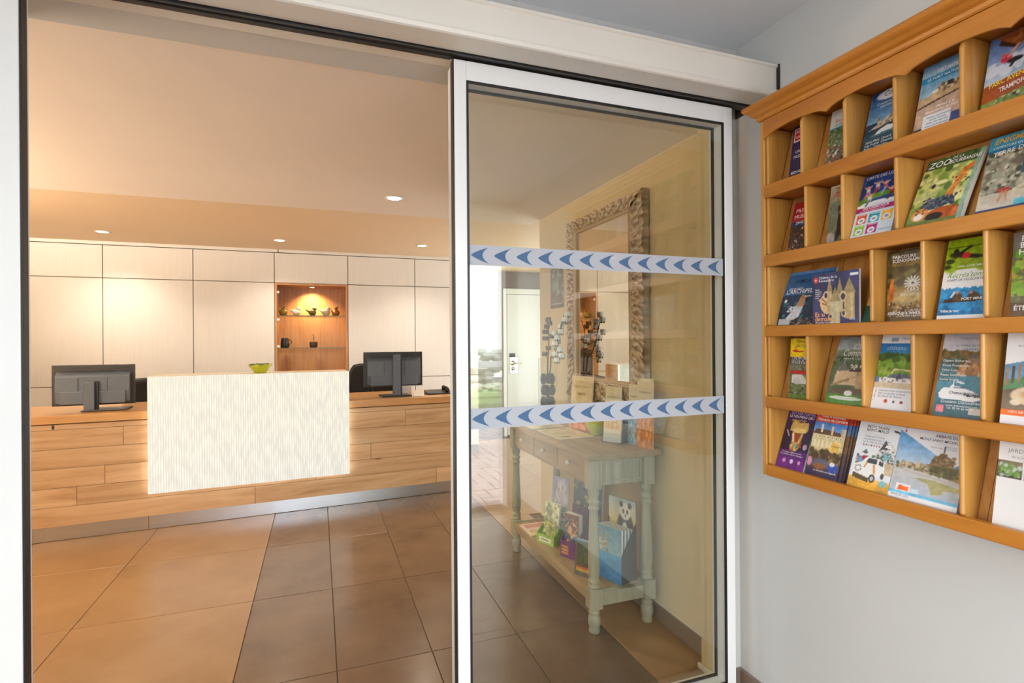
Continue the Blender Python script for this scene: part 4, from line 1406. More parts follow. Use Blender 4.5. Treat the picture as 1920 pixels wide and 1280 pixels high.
az = math.radians(-68)
cf = Canvas(30, 16, (150, 196, 96)).rect(0.15, 0.25, 0.85, 0.7, (236, 240, 226)).rect(0.3, 0.4, 0.7, 0.55, (110, 130, 90))
cb = Canvas(24, 30, (150, 176, 120)).speck(0, 0, 1, 1, [(196, 206, 150), (110, 140, 96), (220, 214, 180), (90, 112, 110)], 50, (0.05, 0.16), 1.4)
display_box('leaflet_display', 1.165, 2.700, az, 0.13, 0.10, 0.05, 0.18, (150, 196, 96), (108, 178, 70), 'bright green display box of leaflets on the lower shelf', cb, cf)
cv = Canvas(30, 44, (206, 210, 150)).speck(0, 0, 1, 1, [(226, 226, 190), (160, 176, 96), (120, 140, 90), (196, 170, 120), (90, 110, 100)], 80, (0.05, 0.16), 1.6)
cv.ell(0.3, 0.75, 0.05, 0.035, (40, 40, 40), 0.3)
stand_leaflet('leaflet', 1.190, 2.705, ZS + 0.004, az, 0.112, 0.21, 0.014, 0.035, cv, 'yellow green leaflet standing in the green display box')
cv = Canvas(30, 40, (150, 150, 186)).ell(0.55, 0.5, 0.42, 0.45, (214, 206, 210), 0.3).ell(0.3, 0.3, 0.3, 0.3, (96, 130, 120), 0.5).ell(0.62, 0.55, 0.25, 0.25, (186, 176, 200), 0.5).speck(0.1, 0.1, 0.9, 0.9, [(230, 220, 214), (150, 140, 170), (120, 140, 130)], 30, (0.04, 0.1), 1.4)
stand_leaflet('leaflet', 1.262, 2.742, ZS + 0.0008, az, 0.125, 0.34, 0.005, 0.03, cv, 'tall pale lilac leaflet behind the green display box')

bz = math.radians(-66)
cb = Canvas(20, 30, (60, 30, 70)).speck(0, 0, 1, 1, [(120, 60, 60), (160, 90, 40), (40, 24, 60)], 30)
cf = Canvas(30, 16, (86, 34, 110)).rect(0.1, 0.62, 0.5, 0.72, (214, 150, 90)).rect(0.1, 0.42, 0.5, 0.52, (214, 150, 90)).rect(0.1, 0.22, 0.5, 0.32, (214, 150, 90))
display_box('leaflet_display', 1.198, 2.478, bz, 0.105, 0.10, 0.085, 0.25, (86, 34, 110), (80, 36, 104), 'purple display box of leaflets on the lower shelf', cb, cf)
cv = Canvas(30, 50, (44, 34, 66)).grad(0.0, 0.5, (70, 30, 90), (60, 90, 130)).grad(0.5, 1, (40, 40, 70), (110, 60, 40)).speck(0.1, 0.3, 0.9, 0.9, [(200, 120, 50), (90, 120, 160), (40, 30, 50), (226, 190, 130)], 36, (0.04, 0.12))
cv.ell(0.4, 0.62, 0.16, 0.1, (214, 140, 60), 0.4)
stand_leaflet('leaflet', 1.216, 2.486, ZS + 0.004, bz, 0.094, 0.215, 0.03, 0.012, cv, 'dark castle leaflet standing in the purple display box')
cv = Canvas(30, 60, (54, 74, 96)).speck(0, 0, 1, 1, [(40, 56, 80), (96, 120, 140), (70, 84, 84), (150, 150, 110), (34, 40, 60)], 80, (0.04, 0.14)).rect(0.1, 0.86, 0.5, 0.97, (90, 140, 180)).ell(0.66, 0.86, 0.16, 0.06, (196, 186, 120), 0.4)
stand_leaflet('leaflet', 1.335, 2.545, ZS + 0.0008, bz, 0.19, 0.43, 0.012, 0.03, cv, 'tall dark blue leaflet board behind the purple display')

dz_ = math.radians(-72)
cb = Canvas(40, 40, (190, 186, 150)).grad(0, 0.5, (150, 150, 60), (206, 190, 120)).grad(0.5, 1, (214, 200, 160), (170, 190, 206))
cb.ell(0.62, 0.30, 0.30, 0.42, (40, 42, 46), 0.12).ell(0.62, 0.70, 0.20, 0.20, (228, 228, 222), 0.15).ell(0.47, 0.86, 0.07, 0.07, (30, 30, 34), 0.2).ell(0.78, 0.86, 0.07, 0.07, (30, 30, 34), 0.2)
cb.ell(0.55, 0.70, 0.045, 0.055, (30, 30, 34), 0.2).ell(0.70, 0.70, 0.045, 0.055, (30, 30, 34), 0.2).ell(0.62, 0.60, 0.035, 0.025, (30, 30, 34), 0.2).ell(0.60, 0.25, 0.10, 0.2, (226, 226, 220), 0.2)
cf = Canvas(30, 24, (40, 130, 196)).grad(0, 1, (36, 120, 190), (60, 150, 210))
display_box('leaflet_display', 1.262, 2.192, dz_, 0.165, 0.105, 0.125, 0.36, (40, 126, 190), (52, 60, 66), 'grey and blue display box topped by a panda picture', cb, cf)
for k in range(4):
    cv = Canvas(24, 36, (120, 176, 200)).grad(0, 1, (180, 206, 210), (96, 150, 186)).speck(0.05, 0.05, 0.5, 0.9, [(190, 170, 120), (150, 130, 90), (214, 206, 180)], 26, (0.04, 0.1))
    stand_leaflet('leaflet', 1.262 + (0.006 + 0.022 * k) * math.cos(dz_ + math.pi / 2), 2.192 + (0.006 + 0.022 * k) * math.sin(dz_ + math.pi / 2), ZS + 0.004, dz_, 0.15, 0.24 - 0.003 * k, 0.012, 0.006, cv,
                  ['front light blue booklet in the panda display box', 'second light blue booklet in the panda display box', 'third light blue booklet in the panda display box', 'rearmost light blue booklet in the panda display box'][k], 'light blue booklets in the panda display')
cv = Canvas(24, 36, (70, 80, 84)).rect(0.12, 0.12, 0.88, 0.94, (40, 60, 40)).speck(0.15, 0.3, 0.85, 0.9, [(30, 40, 30), (80, 100, 60), (110, 110, 60)], 26).rect(0.12, 0.12, 0.88, 0.2, (186, 150, 60)).rect(0.12, 0.22, 0.88, 0.27, (180, 70, 60)).rect(0, 0.95, 1, 1, (60, 140, 196))
stand_leaflet('leaflet', 1.168, 2.262, ZS + 0.0008, math.radians(-64), 0.10, 0.165, 0.006, 0.02, cv, 'small dark framed leaflet leaning beside the panda display')

# ------------------------------------------------------------------ brochure rack on the right wall
XF = 1.360                # front of the rails
YE, YN = 1.359, 0.30      # far end, near end (out of frame)
RAIL = [(1.755, 1.797), (1.534, 1.573), (1.310, 1.3445), (1.082, 1.119), (0.863, 0.899)]
rk = empty('brochure_rack', (1.42, 0.83, 0.863))
tag(rk, 'honey pine wall rack of brochure pockets with arched top', 'brochure rack')
PY, PZ, PP = M['pine_y'], M['pine_z'], M['pine_plank']
ZTOP = 2.008
box('side_panel', XF, 1.4845, YE - 0.016, YE, 0.863, ZTOP, PZ, rk, 0.002)
box('side_panel', XF, 1.4845, YN, YN + 0.016, 0.863, ZTOP, PZ, rk, 0.002)
YL, YR = YE - 0.0165, YN + 0.0165
for k, (z0, z1) in enumerate(RAIL):
    box('front_rail', XF - 0.004, XF + 0.015, YR, YL, z0, z1, PY, rk, 0.003)
    box('shelf', XF + 0.0155, 1.476, YR, YL, z0 + 0.006, z0 + 0.018, PY, rk, 0.001)
box('top_board', XF + 0.0, 1.484, YR, YL, 1.985, 1.998, PY, rk, 0.001)
box('back_panel', 1.4785, 1.4842, YR, YL, 0.866, 1.984, PP, rk)
# slanted back of each row, made of upright planks
tops = [1.984] + [r[0] for r in RAIL[:-1]]
for k, (z0, z1) in enumerate(RAIL):
    zb, zt = z0 + 0.019, tops[k] - (0.0 if k == 0 else -0.005) - 0.002
    y = YL
    n = 0
    while y > YR + 0.02:
        wd = 0.088 + 0.016 * ((n * 7 + k * 3) % 4) / 3
        y2 = max(YR, y - wd)
        mb = MB().prism([(1.412, zb), (1.418, zb), (1.4775, zt), (1.4715, zt)], 'y', y2 + 0.0006, y - 0.0006)
        mk('back_plank', mb, PP, rk, 0.0008)
        y = y2
        n += 1
# uprights between the pockets
DIV = {0: [1.351, 1.213, 1.074, 0.938, 0.789, 0.655, 0.52], 1: [1.351, 1.201, 1.0825, 0.936, 0.63, 0.5], 2: [1.351, 1.001, 0.875, 0.746, 0.61, 0.48], 3: [1.351, 1.199, 1.0255, 0.899, 0.753, 0.62, 0.49], 4: [1.351, 0.795, 0.62, 0.45]}
for k, lst in DIV.items():
    z0, z1 = RAIL[k]
    zb, zt = z0 + 0.0185, (tops[k] + 0.0055 if k else 1.9845)
    for i, y in enumerate(lst):
        if i == 0:
            y = YL - 0.0002
        th = 0.011
        pts = [(XF + 0.0158, zb), (XF + 0.0158, z1 - 0.001), (XF + 0.004, z1 + 0.001), (XF + 0.004, zt - (0.0 if k else 0.028) - 0.002), (XF + 0.0158, zt - 0.0015), (1.471, zt - 0.0015), (1.4105, zb)]
        mk('divider', MB().prism(pts, 'y', y - th, y), PZ, rk, 0.0055, seg=3)
# arched valance
pts = []
cus = [YL, 1.119, 0.902, 0.69, 0.475, YR]
for i in range(len(cus) - 1):
    a, b_ = cus[i], cus[i + 1]
    for q in range(12):
        t = q / 12
        s2 = max(0.0, math.sin(math.pi * t)) ** 0.55
        pts.append((a + (b_ - a) * t, 1.946 + 0.019 * s2))
pts.append((YR, 1.946))
poly = pts + [(YR, ZTOP - 0.0005), (YL, ZTOP - 0.0005)]
mk('valance', MB().prism(poly, 'x', XF - 0.004, XF + 0.0035), PY, rk, 0.0015)
# cornice: stepped moulding with an overhanging far end
prof = [(1.4843, 2.0085), (XF - 0.006, 2.0085), (XF - 0.010, 2.012), (XF - 0.012, 2.020), (XF - 0.022, 2.024), (XF - 0.030, 2.032), (XF - 0.040, 2.036), (XF - 0.046, 2.040), (XF - 0.050, 2.047), (XF - 0.047, 2.055), (1.4843, 2.055)]
mb = MB()
n = len(prof)
vv = []
for (x, z) in prof:
    vv.append((x, YE + max(0.0, XF - x) * 0.62, z))
for (x, z) in prof:
    vv.append((x, YN - max(0.0, XF - x) * 0.62, z))
mb.add(vv, [tuple(range(n)), tuple(range(n, 2 * n))[::-1]] + [(i, (i + 1) % n, n + (i + 1) % n, n + i) for i in range(n)])
mk('cornice', mb, PY, rk, 0.0008)

# ------------------------------------------------------------------ brochures in the rack
SZ = [r[0] + 0.0185 for r in RAIL]


def brochure(row, yl, w, xt, zt, cv, label, th=0.006, bow=0.0, letters=(), xb=1.385, zvis=None, name='brochure', skew=0.0, grp='brochures in the pine rack', edge=None):
    zb = SZ[row]
    zv = RAIL[row][1] + 0.004
    nxt = max([d for d in DIV[row] if d < yl - 0.02], default=0.3)
    if yl - w < nxt + 0.0015 and w < 0.12 and xb == 1.385:
        q = 1.403 / 1.385           # stand it further back, same sight line
        yl, xb, xt, zt = yl * q, 1.403, min(xt * q, 1.462), EYE + (zt - EYE) * q
        zt = min(zt, tops[row] - 0.008)
        w = min(w, yl - nxt - 0.0015)
    k = (xt - xb) / (zt - zv)
    xbot = max(1.3768, xb - (zv - zb) * k)
    zt = min(zt, tops[row] + 0.0045)
    h = zt - zb
    r = empty(name, (xbot, yl - w / 2, zb))
    tag(r, label, 'brochure', grp)

    def fn(u, v, off=0.0):
        return (xbot + (xt - xbot) * v + bow * v * (1 - v) * 4 - off, yl - u * w + skew * v, zb + 0.0006 + h * v)
    n = 8
    A = [fn(0, q / n) for q in range(n + 1)]
    B_ = [fn(1, q / n) for q in range(n + 1)]
    mb = MB()
    m_ = n + 1
    vv = A + B_ + [(p[0] + th, p[1], p[2]) for p in A] + [(p[0] + th, p[1], p[2]) for p in B_]
    ff = []
    for q in range(n):
        ff += [(q, m_ + q, m_ + q + 1, q + 1), (2 * m_ + q + 1, 3 * m_ + q + 1, 3 * m_ + q, 2 * m_ + q), (q + 1, 2 * m_ + q + 1, 2 * m_ + q, q), (m_ + q, 3 * m_ + q, 3 * m_ + q + 1, m_ + q + 1)]
    ff += [(0, 2 * m_, 3 * m_, m_), (n, m_ + n, 3 * m_ + n, 2 * m_ + n)]
    mb.add(vv, ff)
    mk('page_block', mb, edge or M['page'], r)
    sheet('cover', cv, lambda u, v: fn(u, v, 0.0005), r)
    for L_ in letters:
        lettering(lambda u, v: fn(u, v, 0.0009), w, h, parent=r, **L_)
    return r


def T(text, u, v, size, col=(250, 250, 250), align='LEFT', shear=0.0, bold=0.0, squeeze=1.0, rot=0.0):
    return dict(text=text, u=u, v=v, size=size, col=col, align=align, shear=shear, bold=bold, squeeze=squeeze, rot=rot)


NU_, NV_ = 56, 104
WHT, BLK = (248, 248, 248), (24, 24, 26)

# --- row 1
cv = Canvas(NU_, NV_, (44, 34, 76)).speck(0, 0.1, 1, 0.8, [(60, 44, 104), (34, 24, 60), (84, 66, 130)], 40).rect(0.06, 0.74, 0.95, 0.95, (240, 236, 236)).rect(0.09, 0.755, 0.95, 0.935, (196, 22, 40))
brochure(0, 1.273, 0.10, 1.413, 1.966, cv, 'dark purple brochure with red box in the top left pocket', letters=[
    T('MUSÉE', 0.14, 0.86, 0.016), T('VIVANT', 0.14, 0.78, 0.014), T('UNE', 0.2, 0.55, 0.013, shear=0.2), T('PASSION', 0.14, 0.47, 0.013, shear=0.2), T('BIENVENUE', 0.1, 0.22, 0.012)])
cv = Canvas(NU_, NV_, (200, 208, 206)).grad(0.78, 1, (206, 212, 206), (226, 230, 230)).rect(0, 0.70, 1, 0.73, (40, 130, 160)).rect(0, 0.13, 1, 0.70, (92, 110, 70))
cv.speck(0, 0.4, 1, 0.7, [(70, 100, 56), (110, 134, 84), (150, 158, 120), (54, 74, 44)], 60).speck(0, 0.13, 1, 0.45, [(196, 150, 120), (170, 90, 70), (214, 206, 190), (84, 72, 60), (120, 90, 70), (60, 60, 66)], 80, (0.03, 0.08))
brochure(0, 1.146, 0.10, 1.419, 1.962, cv, 'green brochure of people outdoors, second in the top row', letters=[T('Rennes', 0.18, 0.80, 0.016, (196, 90, 60)), T('en famille', 0.2, 0.745, 0.011, (60, 110, 130)), T('2022', 0.06, 0.16, 0.011)])
cv = Canvas(NU_, NV_, (30, 60, 84)).grad(0.55, 1, (120, 170, 200), (28, 72, 140)).grad(0.0, 0.4, (24, 44, 60), (38, 84, 100)).ell(0.6, 0.93, 0.46, 0.075, (228, 234, 240), 0.1).ell(0.6, 0.93, 0.38, 0.05, (236, 240, 244), 0.1)
cv.poly([(0.1, 0.46), (0.35, 0.52), (0.6, 0.60), (1.0, 0.62), (1.0, 0.56), (0.7, 0.52), (0.4, 0.47)], (196, 180, 150)).speck(0.3, 0.5, 1, 0.6, [(170, 150, 120), (130, 130, 100), (214, 200, 176)], 26, (0.03, 0.07))
cv.poly([(0.3, 0.38), (0.95, 0.40), (0.85, 0.44), (0.6, 0.47), (0.4, 0.43)], (232, 234, 236)).poly([(0.2, 0.36), (1, 0.37), (1, 0.39), (0.2, 0.375)], (90, 130, 140))
brochure(0, 1.038, 0.10, 1.438, 1.974, cv, 'blue coast brochure with white boat, third in the top row', letters=[
    T('Corsaire', 0.34, 0.905, 0.020, (40, 70, 120), shear=0.25), T('Croisières et liaisons', 0.2, 0.80, 0.0095), T('maritimes', 0.3, 0.755, 0.0095), T('Saint-Malo  Dinard', 0.1, 0.28, 0.009), T('Cap Fréhel  Chausey', 0.08, 0.235, 0.009), T('Rance  Cézembre', 0.08, 0.19, 0.009), T('Pêche en mer', 0.06, 0.15, 0.008)], th=0.012)
cv = Canvas(NU_, NV_, (190, 160, 136)).grad(0.84, 1, (150, 180, 200), (90, 140, 180)).rect(0, 0.76, 1, 0.84, (40, 130, 172)).grad(0.58, 0.76, (150, 186, 206), (110, 160, 190))
cv.poly([(0, 0.5), (0.1, 0.56), (0.3, 0.60), (0.5, 0.64), (0.8, 0.66), (1, 0.66), (1, 0.56), (0.6, 0.52), (0.3, 0.49)], (196, 166, 124)).poly([(0, 0.46), (0.3, 0.50), (0.7, 0.53), (1, 0.56), (1, 0.535), (0.5, 0.49), (0, 0.44)], (84, 60, 44)).speck(0.4, 0.6, 1, 0.68, [(170, 140, 104), (214, 190, 150), (120, 96, 72)], 22, (0.03, 0.07)).rect(0.62, 0.64, 0.74, 0.70, (54, 46, 44)).rect(0.3, 0.60, 0.44, 0.64, (226, 216, 200))
cv.rect(0, 0.16, 1, 0.185, (40, 36, 38)).rect(0, 0.0, 1, 0.16, (214, 150, 60)).rect(0.82, 0.10, 1, 0.27, (60, 70, 130)).rect(0.18, 0.12, 0.80, 0.33, (226, 228, 228))
brochure(0, 0.901, 0.10, 1.430, 1.974, cv, 'sandy fort brochure with white sticker, fourth in the top row', letters=[
    T('LE FORT NATIONAL', 0.14, 0.785, 0.0098), T('FORT NATIONAL', 0.34, 0.86, 0.013), T('Partez à la', 0.45, 0.40, 0.0095, shear=0.2), T("découverte du Fort !", 0.2, 0.355, 0.0095, shear=0.2), T('Visites commentées', 0.26, 0.285, 0.0072, (70, 84, 120)), T('toute l\'année', 0.34, 0.25, 0.0072, (70, 84, 120)), T('selon les marées', 0.28, 0.215, 0.0072, (70, 84, 120)), T('www.fortnational', 0.26, 0.175, 0.0072, (70, 84, 120))], th=0.012)
cv = Canvas(NU_, NV_, (90, 120, 170)).grad(0.42, 0.9, (190, 206, 226), (90, 120, 170)).speck(0.1, 0.55, 0.9, 0.7, [(214, 222, 232), (150, 174, 206)], 16, (0.1, 0.2)).poly([(0.1, 1), (0.4, 0.82), (0.55, 0.80), (0.75, 0.92), (1, 1)], (150, 84, 40)).poly([(0.15, 0.9), (0.5, 0.78), (0.56, 0.80), (0.2, 0.94)], (60, 40, 34)).poly([(0.62, 0.9), (0.72, 1), (0.82, 0.92)], (54, 120, 60)).speck(0.45, 0.88, 1, 1, [(120, 66, 36), (176, 110, 60)], 20, (0.04, 0.08))
cv.rect(0, 0.0, 1, 0.40, (120, 140, 70)).speck(0, 0.05, 1, 0.36, [(170, 180, 110), (90, 110, 50), (206, 206, 180), (60, 66, 44), (150, 160, 90)], 70).poly([(0, 0.24), (0, 0.44), (1, 0.53), (1, 0.33)], (160, 80, 36))
cv.ell(0.34, 0.70, 0.10, 0.045, (206, 60, 80), 0.2).line((0.38, 0.72), (0.52, 0.82), 0.03, (214, 150, 130)).ell(0.5, 0.655, 0.14, 0.03, (40, 44, 50), 0.2).ell(0.3, 0.745, 0.04, 0.025, (220, 90, 90), 0.2).line((0.5, 0.66), (0.44, 0.6), 0.03, (40, 44, 50))
brochure(0, 0.759, 0.105, 1.429, 1.972, cv, 'adventure park brochure with swinging climber in the top row', letters=[
    T('PARC AVENTURE', 0.10, 0.405, 0.0165, (246, 214, 70), rot=0.14, bold=0.0006), T('TRAMPOFOREST', 0.30, 0.325, 0.0155, WHT, rot=0.14, bold=0.0005), T('NATURE', 0.62, 0.92, 0.0125, (220, 226, 190), rot=0.3)])

# --- row 2
cv = Canvas(NU_, NV_, (60, 40, 34)).rect(0, 0.60, 1, 0.92, (172, 30, 40)).rect(0, 0.92, 1, 1, (140, 100, 60)).rect(0, 0.52, 1, 0.60, (40, 60, 110)).speck(0, 0.1, 1, 0.5, [(150, 60, 50), (200, 180, 150), (60, 50, 44), (110, 80, 56), (34, 28, 30)], 50)
brochure(1, 1.275, 0.10, 1.422, 1.748, cv, 'red museum brochure at the left end of the second row', bow=-0.006, letters=[T('MUSÉE', 0.12, 0.75, 0.017), T('MUSEUM', 0.10, 0.65, 0.017), T('39/45', 0.2, 0.55, 0.013)])
cv = Canvas(NU_, NV_, (120, 130, 104)).grad(0.75, 1, (160, 150, 120), (206, 196, 170)).grad(0.13, 0.75, (110, 110, 84), (120, 134, 110)).speck(0, 0.2, 1, 0.7, [(96, 110, 84), (140, 146, 118), (84, 92, 72)], 40)
cv.ell(0.62, 0.42, 0.22, 0.20, (26, 22, 22), 0.1).ell(0.58, 0.60, 0.17, 0.085, (24, 20, 20), 0.1).ell(0.52, 0.585, 0.06, 0.03, (176, 140, 104), 0.3).ell(0.45, 0.655, 0.05, 0.03, (24, 20, 20), 0.2).ell(0.72, 0.655, 0.05, 0.03, (24, 20, 20), 0.2).line((0.5, 0.35), (0.42, 0.2), 0.08, (24, 20, 20)).line((0.75, 0.35), (0.72, 0.18), 0.09, (24, 20, 20)).ell(0.15, 0.2, 0.2, 0.09, (170, 166, 160), 0.3)
brochure(1, 1.142, 0.10, 1.407, 1.757, cv, 'zoo brochure with a black bear in the second row', letters=[T('ZOO', 0.22, 0.88, 0.024, (196, 60, 34), bold=0.0006), T('TRÉGOMEUR', 0.18, 0.81, 0.0155, (196, 60, 34), bold=0.0003)])
cv = Canvas(NU_, NV_, (214, 226, 236)).rect(0, 0.60, 1, 1, (36, 70, 140)).speck(0, 0.7, 1, 0.9, [(50, 90, 160), (30, 60, 120)], 14, (0.1, 0.2)).poly([(0, 0.56), (0.3, 0.64), (0.7, 0.66), (1, 0.62), (1, 0.68), (0.6, 0.73), (0.2, 0.70), (0, 0.64)], (96, 150, 50)).poly([(0, 0.52), (0.4, 0.57), (1, 0.56), (1, 0.60), (0.4, 0.61), (0, 0.57)], (236, 238, 240))
for (a, b_, c1, c2) in ((0.18, 0.80, (230, 226, 226), (214, 120, 130)), (0.40, 0.84, (236, 230, 226), (206, 30, 50)), (0.60, 0.82, (200, 70, 90), (150, 170, 200)), (0.90, 0.85, (232, 220, 214), (120, 140, 170)), (0.78, 0.72, (206, 40, 50), (60, 60, 70)), (0.26, 0.68, (236, 238, 238), (120, 130, 130))):
    cv.line((a, b_), (a + 0.02, b_ - 0.055), 0.045, c1).line((a + 0.02, b_ - 0.05), (a - 0.05, b_ - 0.12), 0.03, c2).line((a, b_), (a - 0.09, b_ + 0.03), 0.018, (226, 180, 160)).line((a, b_), (a + 0.08, b_ + 0.035), 0.018, (226, 180, 160)).ell(a, b_ + 0.028, 0.03, 0.017, (206, 160, 134), 0.2)
cv.rect(0, 0.465, 1, 0.53, (176, 20, 110)).rect(0.06, 0.30, 0.32, 0.44, (226, 84, 50)).rect(0.37, 0.30, 0.63, 0.44, (40, 160, 186)).rect(0.68, 0.30, 0.94, 0.44, (242, 186, 40)).rect(0.06, 0.145, 0.32, 0.285, (140, 196, 50)).rect(0.37, 0.145, 0.63, 0.285, (176, 20, 110))
for a, b_ in ((0.19, 0.35), (0.5, 0.35), (0.81, 0.35), (0.19, 0.195), (0.5, 0.195)):
    cv.ell(a, b_, 0.09, 0.042, (240, 242, 244), 0.15).ell(a, b_, 0.05, 0.02, (150, 160, 170), 0.4)
brochure(1, 1.069, 0.112, 1.447, 1.752, cv, 'leisure map brochure with coloured squares in the second row', th=0.012, letters=[
    T('CARTE DES LOISIRS', 0.06, 0.94, 0.0115, WHT, bold=0.0003), T('DES LOISIRS POUR', 0.16, 0.50, 0.0088, WHT, bold=0.0003), T('tous les âges et toutes les envies', 0.1, 0.475, 0.0052, WHT), T('SORTIES', 0.09, 0.415, 0.0055), T('NAUTISME', 0.39, 0.415, 0.0055), T('VISITES', 0.72, 0.415, 0.0055), T('NATURE', 0.09, 0.262, 0.0055), T('DÉTENTE', 0.40, 0.262, 0.0055), T('Bretagne Loisirs', 0.68, 0.17, 0.0062, (90, 110, 120))])
cv = Canvas(72, 110, (110, 134, 70)).grad(0.3, 0.9, (206, 200, 140), (150, 170, 90)).speck(0, 0.3, 1, 1, [(206, 206, 120), (120, 150, 60), (226, 220, 150), (84, 110, 50), (180, 190, 100)], 60, (0.05, 0.16), 1.7).rect(0, 0.86, 1, 1, (70, 96, 50)).speck(0, 0.88, 1, 1, [(54, 80, 40), (96, 126, 64)], 20)
cv.ell(0.42, 0.66, 0.12, 0.03, (226, 220, 160), 0.3).ell(0.30, 0.62, 0.04, 0.03, (40, 50, 60), 0.3).line((0.62, 0.42), (0.80, 0.76), 0.06, (214, 130, 60), 1.7).line((0.80, 0.76), (0.90, 0.80), 0.05, (206, 110, 50), 1.7).speck(0.6, 0.42, 0.85, 0.78, [(150, 70, 30)], 16, (0.012, 0.022)).poly([(0.1, 0.32), (0.3, 0.44), (0.5, 0.46), (0.75, 0.44), (0.8, 0.36), (0.5, 0.30)], (70, 84, 104)).speck(0.2, 0.32, 0.8, 0.46, [(50, 60, 76), (110, 120, 130), (34, 36, 44)], 50, (0.02, 0.05))
cv.ell(0.22, 0.26, 0.16, 0.085, (222, 150, 80), 0.15).ell(0.2, 0.235, 0.09, 0.045, (236, 230, 220), 0.3).ell(0.15, 0.275, 0.02, 0.012, (24, 24, 24), 0.2).ell(0.27, 0.275, 0.02, 0.012, (24, 24, 24), 0.2).line((0.12, 0.33), (0.18, 0.31), 0.012, BLK).line((0.3, 0.33), (0.26, 0.31), 0.012, BLK).ell(0.66, 0.245, 0.30, 0.075, (176, 84, 30), 0.12).ell(0.5, 0.21, 0.16, 0.05, (44, 34, 34), 0.2).line((0.86, 0.26), (0.84, 0.14), 0.05, (206, 110, 50)).rect(0, 0.10, 1, 0.17, (104, 120, 60))
cv.poly([(0.9, 0), (1, 0), (1, 1), (0.93, 1)], (140, 170, 150))
brochure(1, 0.9235, 0.122, 1.447, 1.742, cv, 'curled zoo magazine with giraffe and tiger in the second row', th=0.013, bow=-0.004, name='magazine', skew=-0.022, letters=[
    T('ZOO', 0.05, 0.885, 0.021, WHT, shear=0.15, bold=0.0006), T('DE LA', 0.46, 0.945, 0.009, WHT, shear=0.15), T('BOURBANSAIS', 0.43, 0.885, 0.0128, WHT, shear=0.15, bold=0.0002, squeeze=0.8)])
cv = Canvas(NU_, NV_, (150, 150, 130)).rect(0, 0.80, 1, 1, (60, 150, 180)).rect(0, 0.80, 1, 0.84, (40, 110, 150)).speck(0, 0.3, 1, 0.8, [(186, 176, 150), (120, 116, 96), (206, 198, 176), (70, 76, 60), (150, 140, 110)], 90, (0.03, 0.09)).ell(0.7, 0.66, 0.3, 0.05, (110, 104, 90), 0.2).rect(0.62, 0.50, 0.72, 0.64, (60, 90, 110)).grad(0.13, 0.32, (206, 196, 180), (196, 186, 160)).ell(0.4, 0.34, 0.1, 0.03, (190, 60, 50), 0.3).line((0.38, 0.33), (0.34, 0.22), 0.02, (206, 150, 120)).line((0.44, 0.33), (0.46, 0.22), 0.02, (206, 150, 120)).rect(0, 0.0, 1, 0.15, (60, 70, 110)).rect(0.6, 0.15, 1, 0.22, (90, 180, 196))
brochure(1, 0.770, 0.115, 1.447, 1.752, cv, 'puzzle park brochure at the right end of the second row', th=0.01, letters=[T('ENIGMAPARC', 0.08, 0.91, 0.0175, (244, 176, 40), shear=0.2, bold=0.0006), T('L\'AVENTURE EN FAMILLE', 0.08, 0.855, 0.0075), T('TERRE DE JEUX', 0.10, 0.76, 0.0145, WHT, shear=0.1, rot=0.08)])

# --- row 3
cv = Canvas(72, 90, (40, 66, 96)).grad(0.6, 1, (60, 110, 160), (50, 100, 150)).grad(0, 0.5, (20, 30, 44), (40, 70, 96)).rect(0, 0.95, 1, 1, (90, 140, 190)).speck(0, 0.2, 0.6, 0.5, [(40, 110, 130), (60, 140, 150), (24, 40, 56)], 16, (0.03, 0.08), 1.4).ell(0.1, 0.50, 0.03, 0.03, (236, 240, 244), 0.4)
cv.poly([(0.16, 0.16), (0.28, 0.30), (0.36, 0.40), (0.42, 0.50), (0.50, 0.52), (0.53, 0.42), (0.50, 0.28), (0.38, 0.18)], (206, 206, 210)).poly([(0.38, 0.40), (0.42, 0.56), (0.46, 0.60), (0.54, 0.56), (0.53, 0.40)], (190, 140, 100)).poly([(0.5, 0.58), (0.7, 0.56), (0.52, 0.54)], (206, 196, 180)).speck(0.18, 0.18, 0.5, 0.4, [(186, 186, 194), (226, 226, 230)], 20, (0.02, 0.05)).rect(0, 0.0, 1, 0.15, (60, 56, 60)).rect(0.04, 0.1, 0.3, 0.19, (196, 200, 204)).speck(0.3, 0.08, 1, 0.2, [(110, 96, 90), (150, 146, 146), (40, 36, 40)], 26)
brochure(2, 1.331, 0.165, 1.460, 1.516, cv, 'blue island brochure with white seabird in the left pocket', th=0.005, bow=-0.008, xb=1.398, letters=[T('ARMOR', 0.18, 0.80, 0.017, (24, 34, 50), bold=0.0005), T('DÉCOUVREZ', 0.10, 0.685, 0.009), T("L'ARCHIPEL", 0.06, 0.62, 0.019, WHT, bold=0.0004)])
cv = Canvas(80, 90, (46, 50, 96)).speck(0, 0, 1, 1, [(54, 58, 106), (40, 44, 86)], 30, (0.1, 0.25), 1.1).ell(0.07, 0.885, 0.055, 0.06, (196, 60, 60), 0.4).ell(0.07, 0.885, 0.02, 0.022, (240, 190, 180), 0.4)
tan, tan2, tan3 = (190, 168, 120), (226, 190, 140), (160, 142, 100)
cv.ell(0.34, 0.46, 0.17, 0.19, tan2, 0.06).poly([(0.12, 0.52), (0.2, 0.56), (0.22, 0.50), (0.16, 0.50)], tan2).line((0.22, 0.54), (0.34, 0.44), 0.012, (120, 80, 56), 1.0).line((0.22, 0.46), (0.34, 0.42), 0.012, (120, 80, 56), 1.0)
